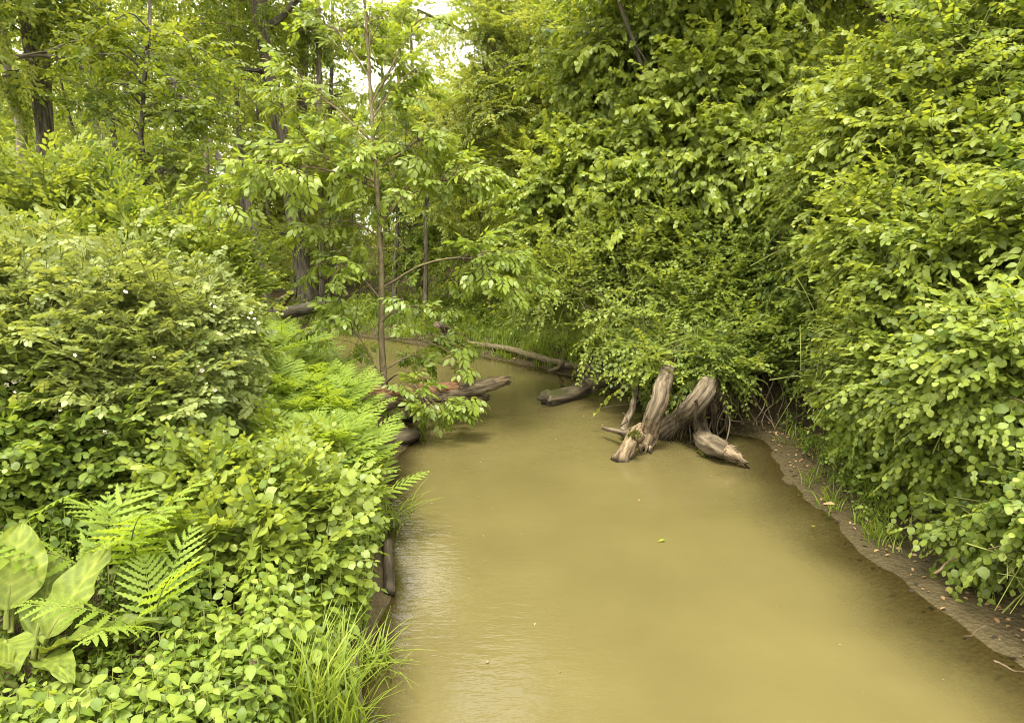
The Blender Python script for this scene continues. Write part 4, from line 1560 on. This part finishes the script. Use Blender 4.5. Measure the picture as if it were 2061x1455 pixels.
shoots(s1, [(rng.uniform(-10, 330), 0, rng.uniform(7.8, 8.6), rng.uniform(.4, .8)) for _ in range(0)] +
       [(x, np.interp(x, [0, 60, 130, 200, 300, 380], [345, 325, 350, 385, 440, 470]) + rng.uniform(0, 60), rng.uniform(7.6, 8.4), rng.uniform(.4, .8)) for x in rng.uniform(0, 380, 34)], 0)
shoots(s2, [(336, 392, 8.3, .7), (300, 440, 8.2, .5), (375, 462, 8.3, .6), (350, 480, 8.2, .5), (410, 520, 8.3, .45), (440, 545, 8.2, .4), (470, 568, 8.0, .35), (490, 578, 8.0, .3), (320, 470, 8.2, .5), (280, 450, 8.2, .5)], 0)

shoots(rb, [(x, np.interp(x, [0, 100, 250, 380], [560, 560, 600, 640]) + rng.uniform(0, 110), rng.uniform(5.3, 6.2), rng.uniform(.25, .5)) for x in rng.uniform(0, 390, 26)], 0)

v1, p, d = shrub("bittersweet_bush", "dark round leaved climber sprawling below the rose bush at the left", "bush",
                 [blob(90, 940, 4.7, 190, 110), blob(255, 935, 4.9, 120, 100), blob(20, 860, 5.0, 120, 100), blob(230, 1010, 4.5, 120, 70)], SP_ROUND, 1500, (-2.6, 4.8), M_ROUND, nst=7, ntw=50, up=.5, tone=.4, size=(.75, 1.05))
v2, p, d = shrub("round_leaved_bush", "glossy round leaved bush spreading over the lower left bank beside the near ferns", "bush",
                 [blob(430, 1040, 4.5, 120, 90), blob(540, 1110, 4.4, 130, 110), blob(450, 1190, 4.0, 110, 90), blob(600, 1070, 4.9, 90, 80), blob(580, 1200, 4.1, 100, 80), blob(400, 1320, 3.5, 110, 50)], SP_ROUND, 2100, (-1.6, 4.3), M_ROUND, shore=.05, nst=9, ntw=80, up=.55, tone=.5, size=(.7, 1.0))
v3, p, d = shrub("leafy_bush", "light green bush at the left waterline between fern bed and round leaved bush", "bush",
                 [blob(530, 965, 5.6, 100, 65), blob(640, 985, 5.7, 70, 50), blob(660, 1130, 4.8, 60, 80)], SP_ROUND, 800, (-1.7, 5.5), M_JEWEL, shore=.05, nst=6, ntw=30, up=.6, tone=.5, size=(.6, .9))

# ------------------------------------------------------------------ right side trees and shrubs
shrub("honeysuckle_bush", "small leaved bush hanging low over the water above the log jam", "bush",
      [blob(1150, 590, 10.6, 90, 45), blob(1215, 635, 10.3, 85, 40), blob(1290, 560, 10.8, 120, 60), blob(1330, 640, 10.0, 110, 50), blob(1430, 600, 10.2, 100, 70), blob(1390, 705, 9.0, 85, 40), blob(1310, 690, 9.6, 70, 35), blob(1460, 690, 9.2, 60, 50), blob(1345, 725, 8.8, 50, 25), blob(1440, 740, 8.8, 45, 28), blob(1110, 545, 11.2, 70, 40), blob(1420, 500, 10.8, 100, 60), blob(1230, 500, 11.4, 90, 50)],
      SP_SMALL, 3300, (2.9, 10.6), M_SMALL, nst=11, ntw=130, up=.05, out=.9, tone=.6, size=(.85, 1.35), bl=(.7, 1.5), sag=.2, rmin=.3, toplight=.25)
shrub("heart_leaved_tree", "large heart leaved tree with drooping pale leaves in the middle of the right bank", "tree",
      [blob(1120, 410, 12.5, 90, 120), blob(1210, 470, 12.2, 130, 70), blob(1240, 350, 12.4, 110, 90), blob(1330, 420, 11.6, 140, 90), blob(1450, 330, 11.2, 140, 100), blob(1470, 200, 11.4, 130, 100), blob(1560, 310, 11.0, 90, 80)],
      SP_HEART, 3200, (3.9, 12.0), M_HEART, nst=9, ntw=90, r0=.05, wood=M_BARK, up=.1, out=.8, tone=.62, size=(.7, 1.15), bl=(.6, 1.3), rmin=.35, toplight=.2)
shrub("canopy_tree", "tall heart leaved tree arching across the top above the pale drooping tree", "tree",
      [blob(1290, 90, 13.5, 160, 110), blob(1430, 50, 13.2, 150, 100), blob(1180, 170, 14, 90, 80), blob(1560, 90, 12.6, 130, 110), blob(1650, 170, 12.0, 120, 110), blob(1380, -60, 13, 200, 90), blob(1600, -60, 12.5, 200, 90), blob(1320, 210, 13.0, 100, 60), blob(1150, -330, 12, 200, 60), blob(1420, -230, 11, 160, 70)],  # last two clumps hang out of view, added to shade the far water
      SP_HEART, 3900, (4.6, 13.4), M_HEART, nst=9, ntw=90, r0=.07, wood=M_BARK, up=.15, out=.8, tone=.6, size=(.7, 1.15), bl=(.6, 1.4), rmin=.3, toplight=.2)
shrub("shaded_bush", "dark shaded bush behind the hanging roots at the back of the right bank", "bush",
      [blob(1520, 560, 10.4, 110, 130), blob(1620, 520, 9.6, 110, 140), blob(1560, 680, 9.8, 120, 80), blob(1660, 680, 8.8, 90, 90)], SP_HEDGE, 2000, (4.3, 9.8), M_BUSH, nst=8, ntw=60, up=.1, tone=.4, size=(.7, 1.1))
shrub("hedge_shrub", "tall leafy shrub filling the upper right corner above the rounded right hand shrubs", "bush",
      [blob(1760, 330, 9.0, 170, 120), blob(1900, 230, 8.2, 190, 150), blob(2030, 110, 7.6, 170, 160), blob(1680, 420, 9.0, 110, 90), blob(1960, 330, 7.4, 180, 130), blob(2120, 260, 7.0, 150, 200)],
      SP_HEDGE, 4600, (5.6, 8.4), M_BUSH, nst=10, ntw=110, r0=.03, up=.3, tone=.62, toplight=.25, size=(.7, 1.25), bl=(.5, 1.1))
shrub("hedge_shrub", "dense leafy shrub in the middle of the right hand bank below the corner shrub", "bush",
      [blob(1760, 560, 7.4, 150, 120), blob(1880, 480, 6.8, 160, 140), blob(1990, 500, 6.2, 150, 150), blob(1720, 690, 7.2, 110, 90), blob(1830, 680, 6.4, 150, 110), blob(2080, 430, 5.9, 120, 180)],
      SP_HEDGE, 3900, (4.7, 6.6), M_BUSH, shore=.42, nst=9, ntw=90, r0=.026, up=.25, tone=.6, toplight=.25, size=(.7, 1.25), bl=(.5, 1.1))
shrub("round_leaved_shrub", "round leaved shrub with large pale leaves hanging over the right waterline", "bush",
      [blob(1930, 840, 5.2, 140, 110), blob(2030, 760, 4.9, 140, 150), blob(1990, 1000, 4.6, 95, 100), blob(2080, 960, 4.2, 100, 150), blob(2070, 1120, 4.0, 60, 75), blob(1830, 770, 5.9, 100, 85), blob(2130, 820, 4.3, 120, 230)],
      SP_HEDGER, 3600, (4.2, 4.6), M_ROUND, shore=.32, nst=9, ntw=90, r0=.022, up=.15, tone=.52, size=(.75, 1.1))
shrub("creeping_bush", "low small leaved bush on the right bank slope left of the round leaved shrub", "bush",
      [blob(1700, 825, 7.4, 80, 50), blob(1790, 880, 6.6, 75, 60), blob(1840, 980, 5.9, 50, 50), blob(1640, 785, 8.2, 70, 45)], SP_ROUND, 900, (4.2, 7.2), M_JEWEL, shore=.5, nst=6, ntw=30, up=.5, tone=.42, size=(.5, .75))
for k in range(16):
    pass
vt = thing("hanging_vines", P(1510, 840, 9.4), "bare thin vines hanging in the dark gap right of the hanging roots", "vine")
for k in range(26):
    x0 = rng.uniform(1440, 1590)
    a = P(x0, rng.uniform(650, 730), rng.uniform(9.0, 9.8))
    b = at(x0 + rng.normal(10, 45), rng.uniform(820, 862), .15)
    m = (a + b) / 2 + np.array([rng.normal(0, .15), rng.normal(0, .15), rng.normal(-.05, .1)])
    mesh_obj("vine_stem", tube(bend([a, m, b], 12, .05, k), rng.uniform(.005, .011), n=5, cap=False), [M_LOGG if k % 3 else M_TWIG], vt)

# ------------------------------------------------------------------ named trees of the wood
def px_tree(name, label, way, Y, r0, r1, mat, crown=None, limbs=(), cat_="tree", group=None, flare=None, cm=None, n=12):
    """trunk through picture points at given distances; crown = (blobs, sprays, N); limbs = [(points, r0, r1)]"""
    pts = [P(x, y, Y + (w[0] if w else 0)) for x, y, *w in way]
    b = pts[0].copy()
    b[2] = float(hgt(b[0], b[1])) - .15
    pts = [b] + pts[1:]
    root = thing(name, b, label, cat_, group)
    m = 30
    pa = bend(pts, m, .04, Y)
    mesh_obj("trunk", tube(pa, np.linspace(r0, r1, m), n=n, rough=.09, freq=2.4, flare=flare, seed=int(Y * 3)), [mat], root)
    for lp, a, c in limbs:
        q = bend([P(x, y, Y + (w[0] if w else 0)) for x, y, *w in lp], 14, .06, a * 100)
        mesh_obj("limb", mstem(q, a, c, n=8, mat=0), [mat], root)
    if crown:
        bl_, spr, N, kw = crown
        g, p, d = foliage(bl_, spr, N, **kw)
        tw = []
        for i in rng.choice(len(p), min(len(p), 50), replace=False):
            j = np.argmin(np.linalg.norm(pa - p[i], axis=1))
            tw.append(mstem(bend([pa[j], (pa[j] + p[i]) / 2 + [0, 0, .2], p[i]], 6), .02, .006, n=4))
        mesh_obj("crown", cat([g] + tw), [cm, M_BARK], root)
    return root


far = dict(up=.0, out=.6, rnd=.5, rmin=.2, cull=.5, low=.3, toplight=.06)
bt = px_tree("old_tree", "old tree with a flared furrowed base leaning left above the fern bed", [(622, 636), (612, 560), (598, 470), (570, 300), (545, 160), (520, 20), (500, -160), (480, -330)], 21.5, .25, .18, M_BARK,
             ([blob(430, -60, 21, 230, 150), blob(470, -200, 22, 150, 130), blob(420, 170, 20, 150, 70), blob(600, 330, 20.5, 110, 60), blob(480, 500, 19.5, 90, 60)], SP_FAR, 1500, dict(far, size=(.6, .9))),
             [([(545, 165), (520, 143), (490, 148), (462, 166)], .09, .05), ([(520, 60), (560, 40), (600, 0), (650, -40)], .13, .06), ([(575, 320), (520, 300), (440, 205)], .06, .03)], flare=(.75, 1.1, 5), cm=M_FORA, n=22)
ft, pa, _ = log("fallen_tree", "brown fallen trunk lying on the ground behind the flared old tree", [at(470, 640, .45), at(540, 634, .5), at(610, 622, .55), at(660, 612, .6)], .2, .17, M_BARK, seed=51, n=12, m=14)
stub(ft, "broken_limb", [at(560, 625, .6), at(578, 605, 1.0), at(590, 590, 1.35)], .06, .04, M_LOGG, 3)
stub(ft, "broken_limb", [at(545, 618, .8), at(560, 605, 1.0), at(590, 588, 1.4)], .07, .05, M_LOGG, 4)

lt = px_tree("dead_leaning_tree", "dead trunk leaning left across the woods behind the sapling", [(545, 470), (500, 405), (455, 340), (425, 295), (380, 215), (330, 130)], 17, .1, .06, M_BARK)
T2 = [
    ("straight trunked tree just right of the old tree, cut by the top of the picture", [(615, 610), (612, 400), (608, 200), (612, 60), (614, -200)], 27, .24, .17, M_BARK, [(560, -160, 27, 110, 110), (560, 60, 27, 60, 50)]),
    ("dark twin of the pair of trunks near the left picture edge, leaning left", [(100, 560), (88, 290), (76, 180), (55, 60), (40, -120)], 20, .22, .15, M_BARK, [(40, -60, 20, 170, 130), (10, 170, 19.5, 90, 80)]),
    ("straight twin of the pair of trunks near the left picture edge", [(104, 560), (98, 290), (91, 170), (86, 20), (82, -160)], 20.6, .19, .14, M_BARKG, [(130, -70, 20.6, 170, 120), (180, 90, 20.3, 80, 70)]),
    ("forked grey tree at the far left edge behind the twin trunks", [(46, 560), (44, 300), (40, 250), (20, 180), (5, 60), (-20, -120)], 24, .19, .1, M_BARKG, [(-40, 0, 24, 150, 170)]),
    ("pale thin tree seen between the old tree and the sapling", [(648, 600), (648, 480), (645, 330), (642, 200), (640, 0), (640, -100)], 24, .12, .07, M_BARKG, [(650, 60, 24, 60, 60), (690, 330, 24, 70, 70)]),
    ("thin dark tree beside the pale thin tree left of the sapling", [(672, 600), (668, 420), (664, 280), (668, 100), (670, -100)], 29, .11, .06, M_BARK, [(680, 200, 29, 90, 90)]),
    ("broad brown trunk at the top centre behind the canopy", [(1020, 560), (1012, 300), (1008, 120), (998, 40), (985, -80), (980, -200)], 31, .42, .3, M_BARK, [(1060, -140, 31, 140, 110), (1080, 90, 30, 80, 70), (840, 20, 31, 120, 60)]),
    ("thin dark trunk standing behind the pale spreading tree in the centre", [(845, 600), (843, 480), (836, 330), (834, 200), (826, 60)], 26, .12, .05, M_BARK, [(836, 230, 26, 60, 60)]),
    ("distant slim tree whose pale crown shows above the top of the sapling", [(776, 600), (772, 300), (768, 120), (770, 0)], 35, .1, .05, M_BARK, [(760, 30, 35, 90, 60), (840, 60, 35, 70, 50), (690, 20, 35, 60, 50)]),
    ("slim dark trunk rising from the far bank behind the sapling", [(794, 596), (796, 540), (800, 440), (790, 300), (800, 180)], 20.5, .075, .04, M_BARK, [(850, 470, 21, 110, 70), (780, 380, 21, 80, 60)]),
    ("slender dark tree with wide thin branches above the tall left shrub", [(290, 560), (286, 330), (284, 260), (290, 150), (300, 60), (303, -60)], 13, .055, .025, M_BARK, [(300, 120, 13, 150, 70), (200, 200, 13, 110, 60), (400, 240, 13, 110, 60), (330, 340, 12.6, 150, 50), (230, 330, 12.6, 110, 50)]),
]
for k, (lab, way, Y, r0, r1, mat, bls) in enumerate(T2):
    lim = []
    for (bx, by, bY, rx, ry) in bls:
        j = min(range(len(way)), key=lambda i: abs(way[i][1] - by - 60))
        lim.append(([way[j][:2], ((way[j][0] + bx) / 2, (way[j][1] + by) / 2 - 8), (bx, by)], r1 * .5, r1 * .18))
    px_tree("slender_tree" if r0 < .15 else "forest_tree", lab, way, Y, r0, r1, mat, ([blob(*b) for b in bls], SP_FAR if k != 10 else SP_MID, 260 * len(bls) if k != 10 else 430, dict(far, size=(.6, .95) if k != 10 else (.7, 1.0))), lim, cm=M_FORA, flare=(.4, .4, 5))
# pale spreading tree in the centre with dark branches
px_tree("spreading_tree", "fine leaved pale tree with long dark branches spreading left in the centre", [(1235, 560), (1215, 420), (1190, 330), (1150, 262), (1100, 215), (1050, 190), (980, 165)], 15.5, .12, .03, M_BARK,
        ([blob(1010, 200, 15.5, 120, 70), blob(950, 290, 16, 90, 60), blob(1060, 110, 15.5, 110, 70), blob(1100, 300, 15.2, 100, 50), blob(960, 380, 16, 110, 60), blob(1050, 390, 15.5, 90, 50), blob(970, 40, 16, 80, 60)], SP_FARS, 2500, dict(far, size=(.6, 1.0), tone=.5)),
        [([(1165, 285), (1110, 262), (1060, 220), (1000, 190)], .05, .015), ([(1150, 262), (1090, 250), (1030, 260), (960, 285)], .04, .012), ([(1120, 235), (1080, 150), (1040, 100)], .04, .012), ([(1185, 320), (1130, 310), (1060, 320), (1000, 340)], .04, .012),
         ([(1180, 310), (1200, 220), (1215, 150)], .05, .02), ([(1200, 380), (1110, 350), (1000, 390)], .035, .012)], cm=M_FORB)
px_tree("curved_tree", "dark curved trunk of a small tree left of the pale spreading tree", [(850, 470), (862, 330), (890, 285), (900, 255), (940, 240)], 18, .06, .025, M_BARK,
        ([blob(890, 240, 18, 90, 50), blob(850, 330, 18, 90, 60)], SP_FARS, 500, dict(far, size=(.6, 1.0))), cm=M_FORB)

# ------------------------------------------------------------------ the wood behind
kinds = []
for s in range(4):
    kinds.append((limb_tree(15 + s, .2 + .03 * s, .3, 4.2, 11, SP_FAR, 850, (rng.normal(0, .03), rng.normal(0, .03)), s, spread=.95, size=(.9, 1.5)), [M_BARK, M_BARKG][s % 2], [M_FORA, M_FORB][s % 2]))
for s in range(4):
    kinds.append((limb_tree(6 + s * 1.2, .07 + .01 * s, .12, 2.5, 14, SP_FARS if s % 2 else SP_FAR, 800, (rng.normal(0, .06), rng.normal(0, .06)), 10 + s, spread=.6, size=(.8, 1.3), rise=.3), M_BARK, [M_FORB, M_FORA][s % 2]))
kinds.append((limb_tree(14, .12, .55, 2.6, 9, SP_FAR, 420, (.02, .03), 31, spread=.8, size=(.8, 1.3)), M_BARK, M_FORA))
kinds.append((limb_tree(13, .09, .5, 2.4, 9, SP_FAR, 420, (-.05, .02), 33, spread=.8, size=(.8, 1.3)), M_BARKG, M_FORB))
protos_t = []
TL = ["tall grey brown forest tree standing in the wood beyond the creek", "slim low branched young tree standing in the wood beyond the creek", "thin bare stemmed tree with a high small crown in the wood beyond the creek"]
placed = []
n_t = 0


def put(k, x, y, sc):
    global n_t
    tc, bm, lm = kinds[k]
    pr = [t for t in protos_t if t[0] == k]
    lab, grp = (TL[0], "tall trees of the wood behind") if k < 4 else (TL[1], "young trees of the wood behind") if k < 8 else (TL[2], "slender trunks of the wood behind")
    if not pr:
        o = tree("forest_tree" if k < 4 else "young_tree" if k < 8 else "slender_tree", lab, (0, 0, 0), tc, (bm, lm), grp)
        protos_t.append((k, o))
    else:
        o = copy_tree(pr[0][1])
    o.location = ground_at(x, y, -.1)
    o.rotation_euler = (0, 0, rng.uniform(0, 6.28))
    o.scale = (sc,) * 3
    n_t += 1


def far_enough(x, y, m):
    if all((x - a) ** 2 + (y - b) ** 2 > m * m for a, b in placed):
        placed.append((x, y))
        return True
    return False


tries = 0
while n_t < 44 and tries < 4000:          # tall trees, leaving the sky window above the creek open
    tries += 1
    y = rng.uniform(24, 58)
    x = rng.uniform(-.95, .95) * y
    az = math.degrees(math.atan2(x, y))
    if (-17 < az < -1 and y < 50) or (az < -8 and y < 30):
        continue
    if sdist([x], [y])[0][0] < 1.2 or not far_enough(x, y, 3.6):
        continue
    put(int(rng.integers(0, 4)), x, y, rng.uniform(.8, 1.1))
m_t = n_t
tries = 0
while n_t < m_t + 70 and tries < 6000:
    tries += 1
    y = rng.uniform(17, 44)
    x = rng.uniform(-.9, .9) * y
    if sdist([x], [y])[0][0] < 1.5 or not far_enough(x, y, 2.0):
        continue
    az = math.degrees(math.atan2(x, y))
    if az < -5 and y < 27 and not -17 < az < -14:
        continue
    put(int(rng.integers(4, 8)), x, y, rng.uniform(.6, .8) if -17 < az < 0 else rng.uniform(.75, 1.15))
for k in range(22):
    az = R(rng.uniform(-37, -15)) if k < 16 else R(rng.uniform(3, 22))
    y = rng.uniform(18, 32) if k < 16 else rng.uniform(24, 38)
    if sdist([math.tan(az) * y], [y])[0][0] > 1 and far_enough(math.tan(az) * y, y, 1.2):
        put(8 + k % 2, math.tan(az) * y, y, rng.uniform(.9, 1.2))
# lower trees far back under the open sky above the creek
for k in range(13):
    y = rng.uniform(40, 58)
    put(int(rng.choice([1, 3])), math.tan(R(-17 + 17 * (k + rng.random()) / 13)) * y, y, rng.uniform(.62, .85) * y / 58)
# trees flanking the creek beside and behind the viewer close the sky at the sides
for x, y, k in ((-11, 9, 1), (-13, 14, 0), (10.5, 13, 3), (9.5, 17.5, 0), (12, 8, 1), (7.6, 21, 2), (13.5, 18, 2), (8.5, 10.5, 0), (9.2, 15.5, 2), (-13, 17, 3)):
    put(k, x, y, rng.uniform(1.0, 1.15))
# distant wood that reads as one mass
N = 5200
a = rng.uniform(-1.0, 1.0, N)
rr_ = rng.uniform(58, 80, N)
z = rng.uniform(0, 1, N) ** 1.3 * (9 + 5 * vnoise(np.stack([a * 14, rr_ * 0, rr_ * 0], 1)))
q = np.stack([np.sin(a) * rr_, np.cos(a) * rr_, z + 1.5], 1)
d = nrm(rng.normal(0, 1, (N, 3)) * [1, 1, .4])
tag(mesh_obj("distant_wood", scatter(SP_FAR, q, d, rng.normal(0, .5, N), rng.uniform(2.2, 3.6, N), rng.normal(.1, .12, N)), [M_FORB, M_BARK]), "far off wood of pale green trees closing the view", "forest", kind='stuff')
